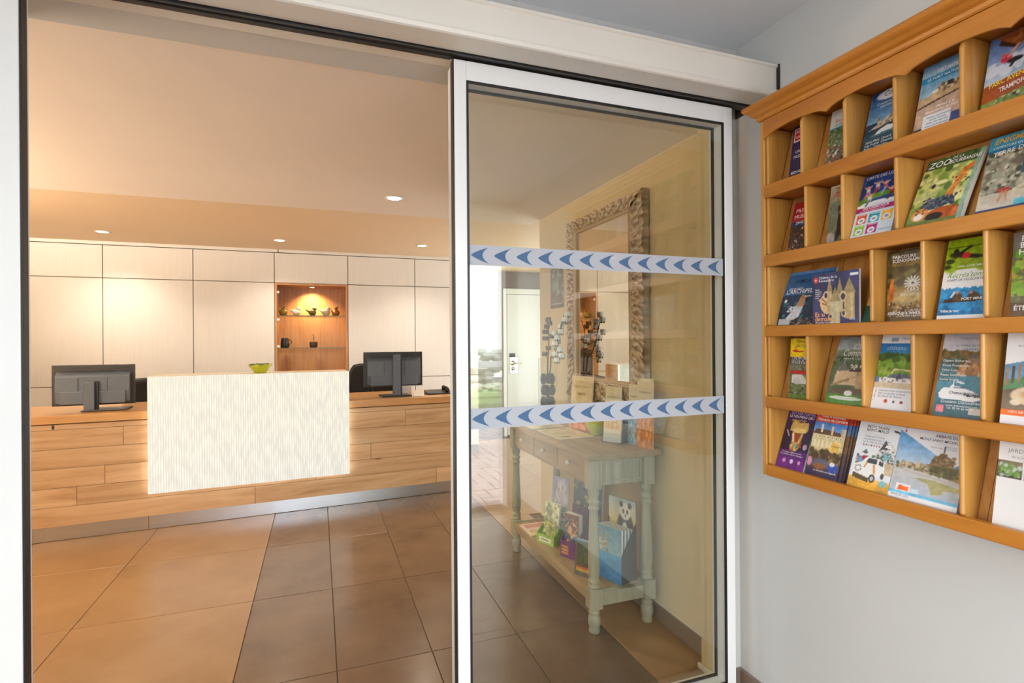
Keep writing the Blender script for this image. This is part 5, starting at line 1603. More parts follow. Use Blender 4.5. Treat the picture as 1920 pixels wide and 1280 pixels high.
for (a, b_, wd, top, c1, c2) in ((0.60, 0.32, 0.065, 0.62, tan, tan3), (0.38, 0.30, 0.055, 0.66, tan, tan3), (0.80, 0.20, 0.11, 0.62, tan, tan3), (0.50, 0.10, 0.105, 0.48, (196, 186, 150), tan3)):
    cv.rect(a - wd, b_, a + wd, top, c1).ell(a, b_, wd, 0.025, c1, 0.1).poly([(a - wd * 1.15, top), (a, top + 0.26), (a + wd * 1.15, top)], c2).rect(a + wd * 0.3, b_, a + wd * 0.6, top, tuple(min(255, q + 16) for q in c1))
for (a, b_, r) in ((0.30, 0.60, 0.06), (0.67, 0.56, 0.075), (0.40, 0.22, 0.045), (0.68, 0.27, 0.05)):
    cv.ell(a, b_, r, r * 1.25, (216, 196, 160), 0.12).ell(a, b_, r * 0.62, r * 0.8, (58, 48, 66), 0.15)
cv.rect(0.82, 0.91, 0.98, 0.945, (236, 238, 242))
brochure(2, 1.181, 0.144, 1.378, 1.490, cv, 'navy booklet with ceramic castle towers in the left pocket', th=0.006, xb=1.3772, name='booklet', letters=[
    T('Château de la', 0.14, 0.90, 0.0105), T('Renaudière', 0.14, 0.845, 0.0105), T('Et si', 0.05, 0.225, 0.019, (244, 176, 104), bold=0.0006), T('demain...', 0.05, 0.145, 0.019, (244, 176, 104), bold=0.0006), T('Nouvelles histoires\nà partager', 0.06, 0.105, 0.0075), T('2022', 0.80, 0.155, 0.0085), T('Expo\npoterie\nateliers\nvisites\njeux', 0.06, 0.70, 0.007)])
cv = Canvas(40, 60, (206, 176, 96)).rect(0, 0, 1, 0.4, (40, 90, 70))
brochure(2, 1.036, 0.033, 1.443, 1.478, cv, 'thin ochre brochure wedged behind the navy booklet', th=0.003)
cv = Canvas(NU_, NV_, (74, 56, 30)).grad(0.55, 1, (110, 96, 44), (44, 34, 22)).grad(0.13, 0.55, (90, 60, 30), (150, 120, 56)).speck(0, 0.55, 1, 0.95, [(84, 72, 36), (60, 46, 26), (110, 104, 60)], 30, (0.08, 0.2)).ell(0.5, 0.38, 0.4, 0.09, (206, 180, 120), 0.8).speck(0, 0.14, 1, 0.32, [(60, 44, 30), (150, 130, 100), (90, 70, 48), (190, 170, 130)], 40).line((0.06, 0.4), (0.12, 0.62), 0.04, (206, 120, 50)).line((0.1, 0.36), (0.14, 0.5), 0.04, (190, 90, 40))
for k in range(14):
    a = k * 2 * math.pi / 14
    cv.line((0.60 + 0.05 * math.cos(a), 0.565 + 0.025 * math.sin(a)), (0.60 + 0.19 * math.cos(a), 0.565 + 0.09 * math.sin(a)), 0.018, (230, 228, 220))
brochure(2, 0.970, 0.115, 1.397, 1.534, cv, 'brown forest brochure with white tree emblem in the third row', th=0.008, letters=[
    T('PARCOURS', 0.10, 0.90, 0.0115, WHT, bold=0.0004), T('SCÉNOGRAPHIQUE', 0.10, 0.85, 0.0115, WHT, bold=0.0004), T('BROCÉLIANDE', 0.10, 0.80, 0.0125, (176, 140, 50), bold=0.0002), T('LA PORTE', 0.42, 0.45, 0.0105, (236, 234, 226)), T('DES SECRETS', 0.34, 0.405, 0.0105, (236, 234, 226)), T('UN UNIVERS', 0.52, 0.20, 0.0085), T('FÉERIQUE & IMMERSIF', 0.04, 0.165, 0.0095, WHT, bold=0.0004), T('À 30 MIN DE RENNES', 0.32, 0.135, 0.0065)])
cv = Canvas(NU_, NV_, (236, 236, 234)).rect(0, 0.64, 1, 1, (140, 168, 20)).speck(0, 0.66, 1, 1, [(150, 178, 30), (130, 158, 16)], 14, (0.1, 0.25)).line((0, 0.905), (1, 0.90), 0.010, (40, 50, 20)).line((0.12, 0.82), (0.2, 0.80), 0.05, (40, 60, 20)).ell(0.1, 0.745, 0.1, 0.03, (44, 66, 24), 0.3).ell(0.06, 0.68, 0.08, 0.025, (44, 66, 24), 0.3).ell(0.9, 0.83, 0.06, 0.03, (60, 90, 30), 0.3)
cv.ell(0.20, 0.86, 0.055, 0.032, BLK, 0.12).line((0.2, 0.83), (0.36, 0.805), 0.06, BLK).line((0.28, 0.83), (0.50, 0.90), 0.028, BLK).line((0.38, 0.80), (0.66, 0.775), 0.045, BLK).line((0.66, 0.775), (0.96, 0.77), 0.03, BLK).ell(0.42, 0.80, 0.085, 0.035, (200, 30, 40), 0.2)
cv.grad(0.12, 0.44, (40, 120, 176), (56, 150, 200)).put(((cv.V > 0.43 + 0.012 * np.sin(cv.U * 60) * np.sin(cv.U * 23)) & (cv.V < 0.5)).astype(np.float32), (236, 236, 234)).speck(0, 0.16, 1, 0.4, [(60, 150, 206), (36, 110, 166)], 26, (0.04, 0.14))
cv.poly([(0.08, 0.265), (0.88, 0.27), (0.86, 0.31), (0.3, 0.315), (0.1, 0.30)], (70, 52, 36)).ell(0.38, 0.32, 0.1, 0.05, (96, 74, 50), 0.15).ell(0.70, 0.33, 0.12, 0.04, (84, 64, 44), 0.15).ell(0.36, 0.375, 0.035, 0.02, (190, 140, 110), 0.2).ell(0.64, 0.37, 0.035, 0.02, (190, 140, 110), 0.2).line((0.3, 0.38), (0.24, 0.33), 0.02, (210, 220, 230))
brochure(2, 0.850, 0.100, 1.433, 1.534, cv, 'green and blue forest fun brochure with zip line silhouette', th=0.014, letters=[
    T("Récréa'tons", 0.09, 0.55, 0.0165, (110, 150, 30), shear=0.35, squeeze=0.95), T('FORÊT DE VILLECARTIER', 0.10, 0.51, 0.0072, (70, 80, 50), bold=0.0001), T('PARC ACCROBRANCHE', 0.28, 0.665, 0.0065), T('PORT MINI', 0.46, 0.285, 0.0085, WHT, bold=0.0003), T('Villecartier', 0.06, 0.155, 0.009, WHT, bold=0.0003)])
cv = Canvas(NU_, NV_, (90, 100, 70)).grad(0.7, 1, (90, 86, 76), (110, 104, 96)).speck(0, 0.42, 1, 0.8, [(96, 140, 40), (140, 170, 60), (60, 90, 30), (170, 160, 70)], 50, (0.05, 0.14)).grad(0.3, 0.46, (130, 170, 70), (110, 160, 50)).rect(0, 0.0, 1, 0.24, (70, 54, 44)).speck(0, 0.22, 1, 0.32, [(150, 140, 130), (96, 84, 76)], 14).ell(0.3, 0.58, 0.12, 0.03, (120, 70, 40), 0.3)
brochure(2, 0.707, 0.100, 1.403, 1.530, cv, 'garden park brochure cut by the frame in the third row', letters=[T('PARC', 0.14, 0.90, 0.017, WHT, bold=0.0005), T('BOTANIQUE', 0.12, 0.83, 0.017, WHT, bold=0.0005), T('HAUTE', 0.10, 0.755, 0.017, WHT, bold=0.0005), T('ÉTÉ', 0.06, 0.15, 0.014, WHT, bold=0.0005)])

# --- row 4
cv = Canvas(NU_, NV_, (110, 140, 60)).rect(0, 0.72, 1, 1, (242, 206, 20)).rect(0, 0.60, 1, 0.72, (44, 42, 40)).grad(0.12, 0.60, (96, 130, 50), (110, 110, 100)).speck(0, 0.13, 1, 0.58, [(130, 160, 80), (84, 110, 44), (150, 150, 140), (70, 74, 76)], 50).ell(0.45, 0.48, 0.5, 0.03, (196, 40, 44), 0.2).poly([(0.1, 0.44), (0.5, 0.45), (0.62, 0.38), (0.9, 0.36), (0.92, 0.30), (0.1, 0.31)], (226, 224, 218)).ell(0.3, 0.34, 0.14, 0.05, (206, 206, 200), 0.2).ell(0.78, 0.31, 0.1, 0.04, (60, 60, 60), 0.3).speck(0.05, 0.14, 0.6, 0.28, [(110, 100, 90), (60, 56, 50), (150, 146, 130)], 22).line((0.1, 0.81), (0.5, 0.80), 0.02, (206, 40, 40)).ell(0.2, 0.81, 0.09, 0.02, (206, 40, 40), 0.3)
brochure(3, 1.277, 0.100, 1.397, 1.316, cv, 'yellow vintage car brochure at the left end of row four', letters=[T('MANOIR DE', 0.24, 0.93, 0.0155, (50, 44, 30), shear=0.2), T("L'AUTOMOBILE", 0.20, 0.865, 0.0125, (50, 44, 30), shear=0.2), T('+ DE 400 VÉHICULES', 0.06, 0.685, 0.0095), T('DE COLLECTION', 0.06, 0.645, 0.0095), T('PISTE DE KARTING', 0.06, 0.61, 0.0085)])
cv = Canvas(NU_, NV_, (80, 96, 70)).grad(0.82, 1, (176, 186, 186), (140, 156, 160)).grad(0.62, 0.82, (84, 100, 76), (130, 140, 120)).speck(0, 0.5, 1, 0.72, [(50, 70, 44), (70, 92, 60), (96, 110, 80)], 50).poly([(0.12, 0.34), (0.15, 0.52), (0.5, 0.55), (0.68, 0.55), (0.68, 0.34)], (206, 178, 140)).poly([(0.68, 0.30), (0.70, 0.52), (1, 0.55), (1, 0.28)], (190, 160, 122)).poly([(0.12, 0.52), (0.3, 0.66), (0.46, 0.54)], (110, 110, 104)).poly([(0.44, 0.52), (0.6, 0.60), (0.78, 0.52)], (76, 66, 60)).line((0.3, 0.64), (0.3, 0.70), 0.014, (150, 156, 160)).speck(0.5, 0.56, 1, 0.62, [(196, 176, 150), (90, 84, 80), (230, 226, 220)], 16, (0.02, 0.05)).poly([(0, 0.22), (0.3, 0.32), (1, 0.30), (1, 0.2)], (96, 84, 70)).line((0.1, 0.33), (0.5, 0.42), 0.03, (150, 130, 90)).rect(0, 0, 1, 0.22, (74, 126, 50)).ell(0.55, 0.235, 0.1, 0.035, (214, 220, 210), 0.15).ell(0.5, 0.165, 0.42, 0.025, (206, 212, 200), 0.12)
brochure(3, 1.145, 0.118, 1.449, 1.306, cv, 'castle brochure with stone towers and green ribbon, row four', bow=-0.010, letters=[T('Château', 0.40, 0.83, 0.022, (236, 236, 230), shear=0.3), T('Combourg', 0.18, 0.735, 0.026, (236, 236, 230), shear=0.3), T('Enfance de Chateaubriand', 0.24, 0.69, 0.0075, (226, 226, 214))])
cv = Canvas(NU_, NV_, (240, 240, 242)).grad(0.74, 0.88, (40, 130, 180), (30, 110, 180)).grad(0.38, 0.74, (96, 140, 50), (110, 150, 60)).speck(0, 0.66, 1, 0.74, [(50, 80, 40), (70, 104, 50)], 24, (0.06, 0.12)).speck(0, 0.5, 1, 0.66, [(120, 160, 60), (96, 136, 44), (150, 176, 80)], 30, (0.06, 0.14)).ell(0.42, 0.675, 0.09, 0.035, (60, 100, 44), 0.2).poly([(0.36, 0.50), (0.42, 0.57), (0.84, 0.56), (0.9, 0.50), (0.86, 0.50), (0.80, 0.545), (0.45, 0.555), (0.40, 0.50)], (226, 206, 166)).poly([(0.06, 0.40), (0.08, 0.46), (0.94, 0.47), (0.98, 0.40)], (226, 222, 216)).poly([(0.3, 0.46), (0.36, 0.50), (0.5, 0.51), (0.62, 0.51), (0.8, 0.50), (0.9, 0.46)], (96, 104, 120)).poly([(0.5, 0.45), (0.58, 0.53), (0.66, 0.45)], (70, 76, 90)).speck(0.1, 0.40, 0.95, 0.45, [(110, 110, 120), (240, 236, 230)], 40, (0.012, 0.025)).rect(0, 0.33, 1, 0.40, (214, 200, 170)).rect(0, 0, 1, 0.335, (238, 238, 240)).rect(0, 0.40, 0.1, 0.47, (90, 130, 170)).ell(0.36, 0.175, 0.045, 0.022, (206, 80, 60), 0.3).rect(0.52, 0.155, 0.58, 0.19, (90, 90, 94)).rect(0.70, 0.16, 0.78, 0.185, (190, 60, 60)).line((0.04, 0.18), (0.08, 0.32), 0.006, (90, 120, 150)).rect(0.24, 0.90, 0.42, 0.95, (150, 180, 206))
brochure(3, 1.0135, 0.104, 1.437, 1.313, cv, 'white framed chateau park brochure in the middle of row four', th=0.010, letters=[T('Hôtels et Parcs', 0.5, 0.925, 0.0085, (110, 130, 150)), T('Laissez-vous surprendre', 0.14, 0.29, 0.0085, (110, 120, 140), shear=0.2), T('par un jardin unique', 0.14, 0.255, 0.0085, (110, 120, 140), shear=0.2), T('en bord de Rance', 0.14, 0.22, 0.0085, (110, 120, 140), shear=0.2), T('château', 0.16, 0.80, 0.016, (170, 206, 226), shear=0.2)])
cv = Canvas(NU_, NV_, (60, 120, 140)).grad(0.72, 1, (206, 206, 212), (196, 196, 206)).grad(0.0, 0.45, (40, 84, 96), (84, 140, 160)).grad(0.45, 0.6, (84, 140, 160), (76, 130, 150)).poly([(0, 0.66), (0, 0.78), (0.3, 0.80), (0.6, 0.79), (1, 0.76), (1, 0.56), (0.4, 0.58)], (110, 96, 56)).speck(0, 0.66, 1, 0.79, [(84, 90, 50), (130, 104, 60), (96, 84, 50), (70, 70, 40)], 46, (0.04, 0.1)).poly([(0.55, 0.66), (0.56, 0.70), (0.62, 0.75), (0.82, 0.75), (0.86, 0.68), (0.84, 0.64)], (150, 120, 96)).poly([(0.58, 0.72), (0.66, 0.76), (0.84, 0.75), (0.76, 0.71)], (110, 104, 104)).speck(0.4, 0.54, 1, 0.64, [(190, 140, 96), (160, 110, 76), (206, 166, 120)], 34, (0.03, 0.08))
for k in range(5):
    cv.rect(0.02 - 0.004 * k, 0.665 - 0.052 * k, 0.42 - 0.02 * k, 0.707 - 0.052 * k, (70, 104, 114))
cv.poly([(0.1, 0.27), (0.06, 0.33), (0.16, 0.385), (0.4, 0.40), (0.75, 0.37), (0.92, 0.32), (0.98, 0.285), (0.8, 0.255)], (240, 240, 240)).poly([(0.28, 0.39), (0.34, 0.43), (0.40, 0.41), (0.66, 0.395), (0.6, 0.37)], (236, 236, 238)).rect(0.36, 0.385, 0.66, 0.395, (60, 60, 70)).speck(0.6, 0.31, 0.92, 0.33, [(50, 60, 80)], 18, (0.015, 0.025)).line((0.36, 0.42), (0.35, 0.47), 0.008, WHT).poly([(0.40, 0.445), (0.58, 0.44), (0.55, 0.46), (0.42, 0.465)], (226, 230, 234)).rect(0.74, 0.12, 1, 0.19, (206, 200, 190)).rect(0.06, 0.125, 0.22, 0.20, (226, 130, 140))
brochure(3, 0.861, 0.100, 1.435, 1.313, cv, 'river cruise brochure with large white boat in row four', th=0.008, letters=[
    T('La Vallée de la Rance', 0.28, 0.845, 0.0085, (90, 110, 130)), T('en bateau', 0.46, 0.805, 0.0085, (90, 110, 130)), T('Croisières Chateaubriand', 0.36, 0.925, 0.006, (120, 110, 150)), T('Départ Richardais', 0.06, 0.675, 0.0078), T('Dinan Promenade', 0.06, 0.623, 0.0078), T('Visite Cale', 0.05, 0.571, 0.0078), T('Repas Saint-Suliac', 0.04, 0.519, 0.0078), T('Sortie Soirée', 0.04, 0.467, 0.0078), T('Chateaubriand', 0.28, 0.325, 0.0095, (40, 40, 60), shear=0.1, bold=0.0003), T('Croisières Chateaubriand', 0.14, 0.225, 0.0090, WHT, shear=0.2), T('www.chateaubriand.com', 0.26, 0.19, 0.0065), T('Tél. 02 99 46 44 40', 0.28, 0.16, 0.007)])
cv = Canvas(NU_, NV_, (236, 238, 240)).poly([(0, 0.40), (0, 0.66), (1, 0.78), (1, 0.50)], (90, 150, 190)).poly([(0, 0.40), (0, 0.50), (1, 0.62), (1, 0.50)], (60, 130, 90))
for k in range(9):
    cv.rect(0.02 + 0.11 * k, 0.46 + 0.02 * k, 0.075 + 0.11 * k, 0.63 + 0.02 * k, (50, 40, 36) if k % 2 else (150, 120, 90))
cv.poly([(0, 0.20), (0, 0.40), (1, 0.52), (1, 0.20)], (54, 50, 50)).ell(0.6, 0.36, 0.46, 0.10, (226, 206, 170), 0.12).ell(0.66, 0.37, 0.3, 0.055, (190, 120, 70), 0.4).ell(0.24, 0.29, 0.1, 0.03, (230, 214, 186), 0.3).rect(0, 0.155, 1, 0.215, (236, 110, 40)).rect(0, 0, 1, 0.155, (240, 240, 240)).ell(0.45, 0.93, 0.16, 0.05, (110, 150, 140), 0.2).ell(0.45, 0.93, 0.12, 0.035, (236, 238, 240), 0.2)
brochure(3, 0.726, 0.100, 1.418, 1.317, cv, 'oyster brochure with orange strip cut by the frame', letters=[T('Cancale', 0.35, 0.90, 0.014, (80, 120, 120), shear=0.3), T('de la terre à l\'assiette', 0.2, 0.84, 0.007, (110, 120, 120)), T('VISITE DE LA FERME MARINE', 0.12, 0.185, 0.0065)])

# --- row 5
cv = Canvas(NU_, NV_, (40, 24, 56)).grad(0.0, 0.36, (120, 40, 140), (84, 30, 104)).grad(0.7, 1, (54, 30, 74), (84, 40, 110)).speck(0, 0.36, 1, 0.85, [(30, 18, 40), (60, 34, 60), (40, 28, 50)], 40).poly([(0.2, 0.66), (0.22, 0.78), (0.3, 0.84), (0.5, 0.80), (0.8, 0.82), (0.84, 0.68)], (206, 166, 90)).poly([(0.25, 0.66), (0.35, 0.72), (0.7, 0.72), (0.8, 0.66), (0.5, 0.62)], (226, 196, 120)).poly([(0.32, 0.42), (0.36, 0.64), (0.66, 0.64), (0.72, 0.42)], (150, 76, 34)).line((0.4, 0.5), (0.34, 0.62), 0.04, (236, 206, 160)).line((0.6, 0.5), (0.66, 0.62), 0.04, (226, 176, 110)).ell(0.48, 0.42, 0.17, 0.075, (196, 150, 60), 0.15).ell(0.48, 0.43, 0.1, 0.045, (96, 160, 130), 0.3).speck(0.35, 0.36, 0.62, 0.48, [(206, 60, 50), (70, 120, 70), (240, 220, 150)], 20, (0.02, 0.04)).ell(0.86, 0.44, 0.07, 0.045, (190, 160, 180), 0.3).line((0.1, 0.66), (0.2, 0.58), 0.02, (200, 180, 160)).ell(0.25, 0.19, 0.06, 0.035, (206, 140, 206), 0.3).ell(0.52, 0.19, 0.06, 0.035, (226, 206, 236), 0.3).ell(0.79, 0.19, 0.05, 0.03, (220, 150, 200), 0.3)
brochure(4, 1.327, 0.102, 1.446, 1.074, cv, 'purple castle show brochure at the left end of the bottom row', th=0.012, letters=[T('ROCHER PORTAIL', 0.10, 0.925, 0.0112, (206, 190, 220)), T('LE NOUVEAU LIEU', 0.06, 0.875, 0.0108, WHT, shear=0.15, bold=0.0003), T('pas sorcier', 0.18, 0.82, 0.012, (226, 206, 70), shear=0.25), T('Un voyage magique au coeur', 0.10, 0.315, 0.0062), T('d\'un château unique en Bretagne', 0.06, 0.28, 0.0062)])
cv = Canvas(64, NV_, (150, 130, 90)).rect(0, 0.87, 1, 1, (216, 70, 28)).grad(0.72, 0.87, (120, 170, 220), (60, 120, 196)).poly([(0, 0.70), (0.08, 0.76), (0.5, 0.76), (0.85, 0.74), (0.9, 0.68), (0, 0.68)], (96, 72, 54)).rect(0.22, 0.72, 0.29, 0.84, (230, 222, 206)).rect(0.55, 0.70, 0.61, 0.82, (226, 200, 160)).rect(0.86, 0.66, 1, 0.8, (206, 190, 160)).rect(0, 0.44, 1, 0.69, (222, 204, 150))
for k in range(7):
    cv.ell(0.1 + 0.13 * k, 0.655, 0.04, 0.026, (240, 232, 206), 0.2).ell(0.1 + 0.13 * k, 0.655, 0.02, 0.015, (130, 110, 80), 0.2).rect(0.07 + 0.13 * k, 0.50, 0.13 + 0.13 * k, 0.60, (238, 226, 190))
cv.grad(0.13, 0.44, (60, 44, 70), (120, 96, 60)).speck(0, 0.3, 1, 0.44, [(84, 66, 40), (140, 116, 70), (70, 54, 40)], 30, (0.06, 0.14)).ell(0.4, 0.26, 0.3, 0.07, (90, 96, 120), 0.4).ell(0.4, 0.22, 0.2, 0.05, (140, 90, 50), 0.5).poly([(0.6, 0.47), (0.66, 0.60), (0.9, 0.58), (0.86, 0.45)], (236, 190, 90)).ell(0.06, 0.27, 0.08, 0.07, (226, 150, 176), 0.3).ell(0.82, 0.22, 0.15, 0.08, (50, 80, 170), 0.2).ell(0.78, 0.28, 0.08, 0.03, (230, 232, 236), 0.3).rect(0, 0, 1, 0.165, (50, 40, 80))
bl_ = [T('Visitez un authentique', 0.16, 0.945, 0.0085, WHT, shear=0.2, bold=0.0002), T('Domaine de Corsaire', 0.06, 0.89, 0.0118, WHT, shear=0.1, bold=0.0004), T('Un parcours enchanté', 0.66, 0.535, 0.0048, (120, 60, 30)), T('un domaine une légende', 0.24, 0.145, 0.0075)]
brochure(4, 1.218, 0.104, 1.438, 1.076, cv, 'orange topped estate brochure with blue sky, bottom row', th=0.003, letters=bl_, name='brochure', edge=ink((70, 56, 60)))
cv2 = Canvas(20, 60, (120, 90, 60)).rect(0, 0.87, 1, 1, (190, 60, 26)).grad(0.0, 0.45, (40, 34, 70), (90, 70, 60)).grad(0.72, 0.87, (100, 130, 170), (60, 100, 150))
for k in range(3):
    brochure(4, 1.2135 - 0.006 * (k + 1), 0.104, 1.4425 + 0.0045 * k, 1.0755, cv2, ['orange topped estate brochure fanned just behind the front copy', 'orange topped estate brochure third in the fanned stack', 'orange topped estate brochure rearmost in the fanned stack'][k], th=0.0035, xb=1.3895 + 0.0045 * k, grp='fanned estate brochures', edge=ink((70, 56, 60)))
cv = Canvas(64, NV_, (232, 236, 240)).ell(0.47, 0.88, 0.25, 0.075, (206, 212, 216), 0.06).ell(0.47, 0.88, 0.235, 0.07, (242, 244, 246), 0.06).speck(0.1, 0.35, 0.4, 0.5, [(110, 116, 122), (150, 156, 160), (84, 90, 96)], 26, (0.03, 0.07)).line((0.88, 0.89), (1, 0.875), 0.025, (60, 60, 64)).rect(0, 0, 1, 0.20, (226, 170, 60)).grad(0.14, 0.22, (226, 166, 56), (236, 196, 110))
cv.poly([(0.56, 0.42), (0.58, 0.60), (0.68, 0.70), (0.86, 0.72), (1, 0.64), (1, 0.40)], (216, 210, 200)).poly([(0.62, 0.62), (0.72, 0.76), (0.86, 0.64)], (70, 76, 84)).poly([(0.72, 0.66), (0.8, 0.73), (0.92, 0.64)], (240, 240, 240)).ell(0.80, 0.55, 0.13, 0.065, (120, 190, 206), 0.08).rect(0.6, 0.30, 1, 0.46, (206, 186, 156)).speck(0.6, 0.46, 1, 0.62, [(90, 96, 104), (236, 236, 234), (150, 150, 150)], 30, (0.02, 0.05)).speck(0.45, 0.46, 0.75, 0.52, [(70, 90, 70), (96, 120, 96)], 16, (0.03, 0.06)).ell(0.26, 0.45, 0.1, 0.05, (120, 160, 206), 0.3).ell(0.28, 0.48, 0.05, 0.03, (206, 60, 70), 0.3).poly([(0.2, 0.55), (0.3, 0.60), (0.36, 0.55), (0.3, 0.53)], (96, 100, 108))
cv.poly([(0.06, 0.26), (0.08, 0.38), (0.26, 0.42), (0.36, 0.50), (0.66, 0.50), (0.80, 0.44), (0.84, 0.30), (0.5, 0.20), (0.2, 0.20)], (244, 244, 242)).poly([(0.36, 0.42), (0.40, 0.485), (0.62, 0.485), (0.62, 0.42)], (60, 66, 74)).poly([(0.66, 0.42), (0.66, 0.48), (0.78, 0.45), (0.78, 0.40)], (60, 66, 74)).poly([(0.08, 0.20), (0.08, 0.27), (0.5, 0.22), (0.5, 0.16)], (84, 70, 50)).ell(0.57, 0.225, 0.075, 0.055, (50, 50, 54), 0.12).ell(0.57, 0.225, 0.04, 0.03, (206, 206, 206), 0.15).ell(0.8, 0.28, 0.04, 0.04, (60, 60, 60), 0.2).line((0.56, 0.40), (0.6, 0.30), 0.025, (206, 150, 70)).line((0.34, 0.36), (0.38, 0.42), 0.02, (206, 150, 70))
for k in range(12):
    a = k * math.pi / 6
    cv.line((0.19, 0.33), (0.19 + 0.085 * math.cos(a), 0.33 + 0.048 * math.sin(a)), 0.008, (40, 40, 44), 1.8)
cv.ell(0.19, 0.33, 0.05, 0.028, (244, 244, 242), 0.2).ell(0.84, 0.185, 0.09, 0.04, (130, 196, 206), 0.1)
for k in range(7):
    cv.ell(0.2 + 0.065 * k, 0.655, 0.02, 0.011, [(206, 50, 60), (60, 90, 170), (236, 160, 60), (60, 60, 60), (190, 60, 60), (80, 120, 80), (206, 80, 60)][k], 0.2)
brochure(4, 1.082, 0.1125, 1.443, 1.075, cv, 'white petit train brochure with drawn vehicle, bottom row', th=0.004, letters=[
    T('PETIT TRAIN', 0.47, 0.89, 0.0105, (50, 54, 60), 'CENTER', bold=0.0002), T('SAINT-MALO', 0.47, 0.845, 0.0105, (50, 54, 60), 'CENTER', bold=0.0002), T('Départs et circuits', 0.20, 0.765, 0.0072, (110, 120, 130)), T('commentés toute l\'année', 0.17, 0.725, 0.0072, (110, 120, 130)), T('sur la Ville de Saint-Malo', 0.17, 0.688, 0.0072, (110, 120, 130))])
cv = Canvas(80, 110, (238, 240, 244)).poly([(0, 0.30), (0, 0.92), (0.58, 0.68), (0.58, 0.30)], (130, 170, 206)).put((np.clip((cv.V if False else 0), 0, 1) * np.zeros((111, 81), np.float32)), (0, 0, 0))
tt = np.clip((cv.V - 0.45) / 0.45, 0, 1)[..., None]
blue = np.array((206, 220, 232), np.float32) * (1 - tt) + np.array((84, 150, 206), np.float32) * tt
msk = ((cv.V < 0.93 - cv.U * 0.42) & (cv.V > 0.2)).astype(np.float32)[..., None]
cv.c = cv.c * (1 - msk) + blue * msk
cv.poly([(0.86, 0.58), (1, 0.64), (1, 0.46)], (110, 160, 206))
cv.grad(0.16, 0.45, (176, 190, 206), (206, 204, 200)).poly([(0, 0.47), (0.1, 0.51), (0.3, 0.53), (0.5, 0.56), (0.6, 0.58), (0.86, 0.56), (1, 0.44), (1, 0.40), (0.6, 0.44), (0.3, 0.455)], (150, 130, 96)).speck(0.05, 0.46, 0.6, 0.54, [(190, 170, 140), (120, 110, 90), (96, 96, 70), (206, 190, 160)], 50, (0.015, 0.035), 1.5).speck(0.55, 0.44, 0.95, 0.56, [(74, 80, 50), (96, 96, 60), (60, 66, 44)], 50, (0.02, 0.05), 1.5).poly([(0.52, 0.55), (0.56, 0.66), (0.66, 0.70), (0.69, 0.72), (0.72, 0.70), (0.82, 0.66), (0.87, 0.56)], (130, 106, 76)).speck(0.56, 0.56, 0.86, 0.68, [(150, 126, 92), (104, 84, 60), (170, 150, 116)], 40, (0.012, 0.03), 1.5).line((0.69, 0.70), (0.695, 0.80), 0.009, (90, 84, 80), 1.5).rect(0.64, 0.68, 0.74, 0.71, (120, 98, 72)).poly([(0.0, 0.44), (1, 0.36), (1, 0.39), (0, 0.455)], (190, 186, 180)).poly([(0.3, 0.36), (0.55, 0.32), (0.62, 0.20), (0.74, 0.22), (0.8, 0.28), (1, 0.29), (1, 0.34), (0.6, 0.38)], (176, 172, 120)).rect(0, 0.135, 1, 0.165, (110, 190, 226)).rect(0, 0, 1, 0.135, (244, 244, 246)).rect(0.10, 0.165, 0.32, 0.255, (238, 238, 240)).poly([(0.12, 0.18), (0.14, 0.24), (0.30, 0.23), (0.30, 0.175)], (236, 110, 50)).rect(0.33, 0.165, 0.44, 0.225, (206, 226, 240)).rect(0.07, 0.955, 0.10, 0.985, (120, 90, 130)).rect(0.07, 0.90, 0.09, 0.945, (206, 80, 90))
brochure(4, 0.968, 0.158, 1.441, 1.075, cv, 'large abbey island brochure with blue sky, bottom row', th=0.012, letters=[T('ABBAYE DU', 0.86, 0.90, 0.0098, (40, 44, 60), 'RIGHT', bold=0.0002), T('MONT-SAINT-MICHEL', 0.86, 0.845, 0.0088, (40, 44, 60), 'RIGHT', bold=0.0001), T('Patrimoine', 0.86, 0.79, 0.006, (150, 150, 160), 'RIGHT'), T('Centre des monuments', 0.86, 0.765, 0.006, (150, 150, 160), 'RIGHT'), T('FRANÇAIS  2022', 0.04, 0.105, 0.006, (90, 90, 100))])
cv = Canvas(NU_, NV_, (236, 236, 234)).rect(0, 0.58, 0.42, 0.76, (34, 40, 36)).rect(0.46, 0.58, 1, 0.76, (34, 40, 36)).speck(0.04, 0.6, 0.38, 0.74, [(70, 130, 60), (110, 160, 80), (190, 206, 200)], 24, (0.03, 0.08)).speck(0.5, 0.6, 0.96, 0.74, [(70, 110, 60), (150, 180, 190), (96, 130, 70)], 24, (0.03, 0.08)).ell(0.72, 0.185, 0.14, 0.03, (222, 214, 170), 0.4)
brochure(4, 0.741, 0.105, 1.416, 1.080, cv, 'plain white brochure with two photos cut by the frame', letters=[T('JARDINS', 0.16, 0.86, 0.012, (150, 150, 156)), T('de la haute vallée', 0.22, 0.80, 0.008, (150, 150, 156)), T('Visite libre du domaine', 0.5, 0.5, 0.006, (160, 160, 160)), T('ouvert de mai à octobre', 0.5, 0.45, 0.006, (160, 160, 160)), T('tous les après-midi', 0.5, 0.40, 0.006, (160, 160, 160)), T('sauf le mardi', 0.5, 0.35, 0.006, (160, 160, 160))])
cv = Canvas(10, 30, (40, 90, 60))
brochure(2, 0.772, 0.018, 1.452, 1.500, cv, 'dark green brochure edge behind the forest fun brochure', th=0.003, xb=1.404)

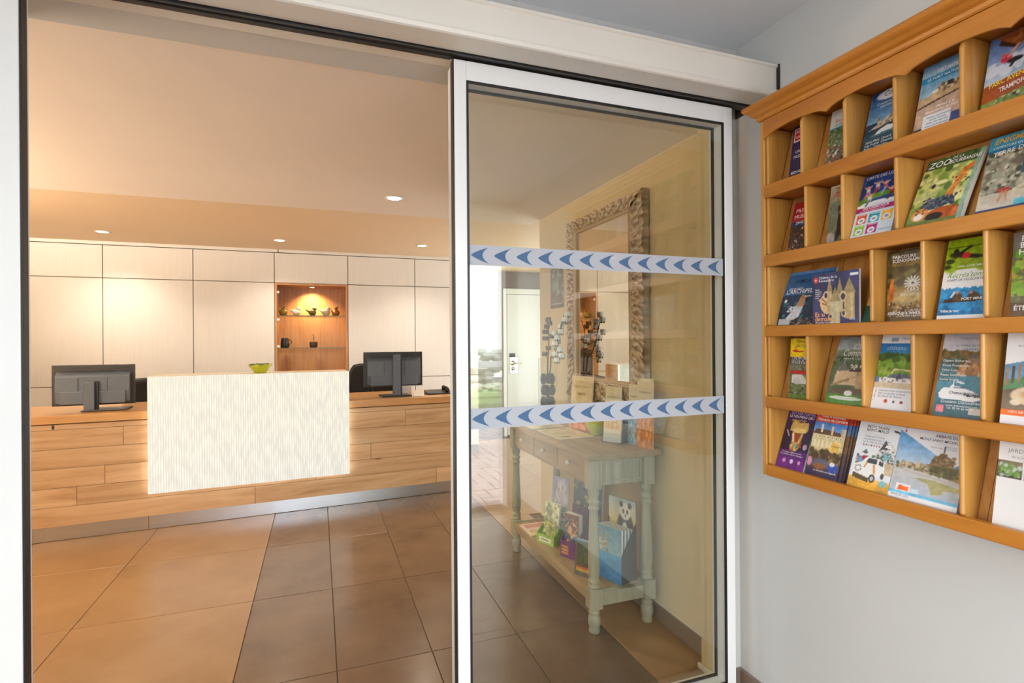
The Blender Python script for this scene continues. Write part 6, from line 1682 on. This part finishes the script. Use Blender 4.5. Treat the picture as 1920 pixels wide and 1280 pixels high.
# ------------------------------------------------------------------ outside the entrance (seen mirrored in the glass)
gr = box('ground', -9, 11, -16, -1.05, -0.12, -0.03, mat('sand_bed', rgb(120, 112, 108), 0.9, var=0.1, scale=10))
tag(gr, 'paved forecourt outside the entrance', 'ground', kind=S)
pv = MB()
for i in range(34):
    for j in range(30):
        x = -1.6 + i * 0.205 + (0.1 if j % 2 else 0)
        y = -1.06 - (j + 1) * 0.205
        pv.box(x + 0.005, x + 0.2, y + 0.005, y + 0.2, -0.03, -0.002 - 0.003 * ((i * 7 + j * 5) % 3) / 3)
o = mk('paving_blocks', pv, M['paver'], gr, recalc=False)
o['kind'] = 'stuff'
pl = empty('planter_box', (2.75, -6.2, -0.03))
tag(pl, 'green planter box on the forecourt mirrored in the glass', 'planter')
gp = mat('green_planter_paint', rgb(170, 206, 140), 0.6, var=0.15, scale=6)
mk('trough', MB().box(2.3, 3.2, -6.5, -5.9, 0.0, 0.34), gp, pl, 0.01)
box('rim', 2.24, 3.26, -6.56, -5.84, 0.34, 0.42, gp, pl, 0.01)
fo = MB()
for k in range(160):
    fo.ell((random.uniform(2.3, 3.2), random.uniform(-6.45, -5.95), 0.42 + random.uniform(0, 0.1)), (0.05, 0.05, 0.03), 6, 4)
o = mk('foliage', fo, mat('pale_planting', rgb(206, 214, 190), 0.7, var=0.1, scale=8), pl)
o['kind'] = 'stuff'
rl = empty('white_railing', (1.5, -8.4, -0.03))
tag(rl, 'white railing at the far side of the forecourt', 'railing')
box('top_rail', -3, 7, -8.45, -8.35, 0.72, 0.86, M['door_white'], rl, 0.01)
for k in range(6):
    box('post', -2.9 + k * 1.95, -2.8 + k * 1.95, -8.44, -8.36, -0.0295, 0.72, M['door_white'], rl, 0.005)
hg = MB()
for k in range(500):
    hg.ell((random.uniform(-4, 8), random.uniform(-9.8, -9.2), random.uniform(0.085, 1.05)), (0.16, 0.16, 0.1), 6, 4)
o = mk('hedge', hg, mat('pale_hedge', rgb(206, 216, 204), 0.7, var=0.15, scale=5))  # foliage colour paled to stand for overexposure in bright daylight
tag(o, 'low green hedge behind the white railing outside', 'hedge', kind='stuff')
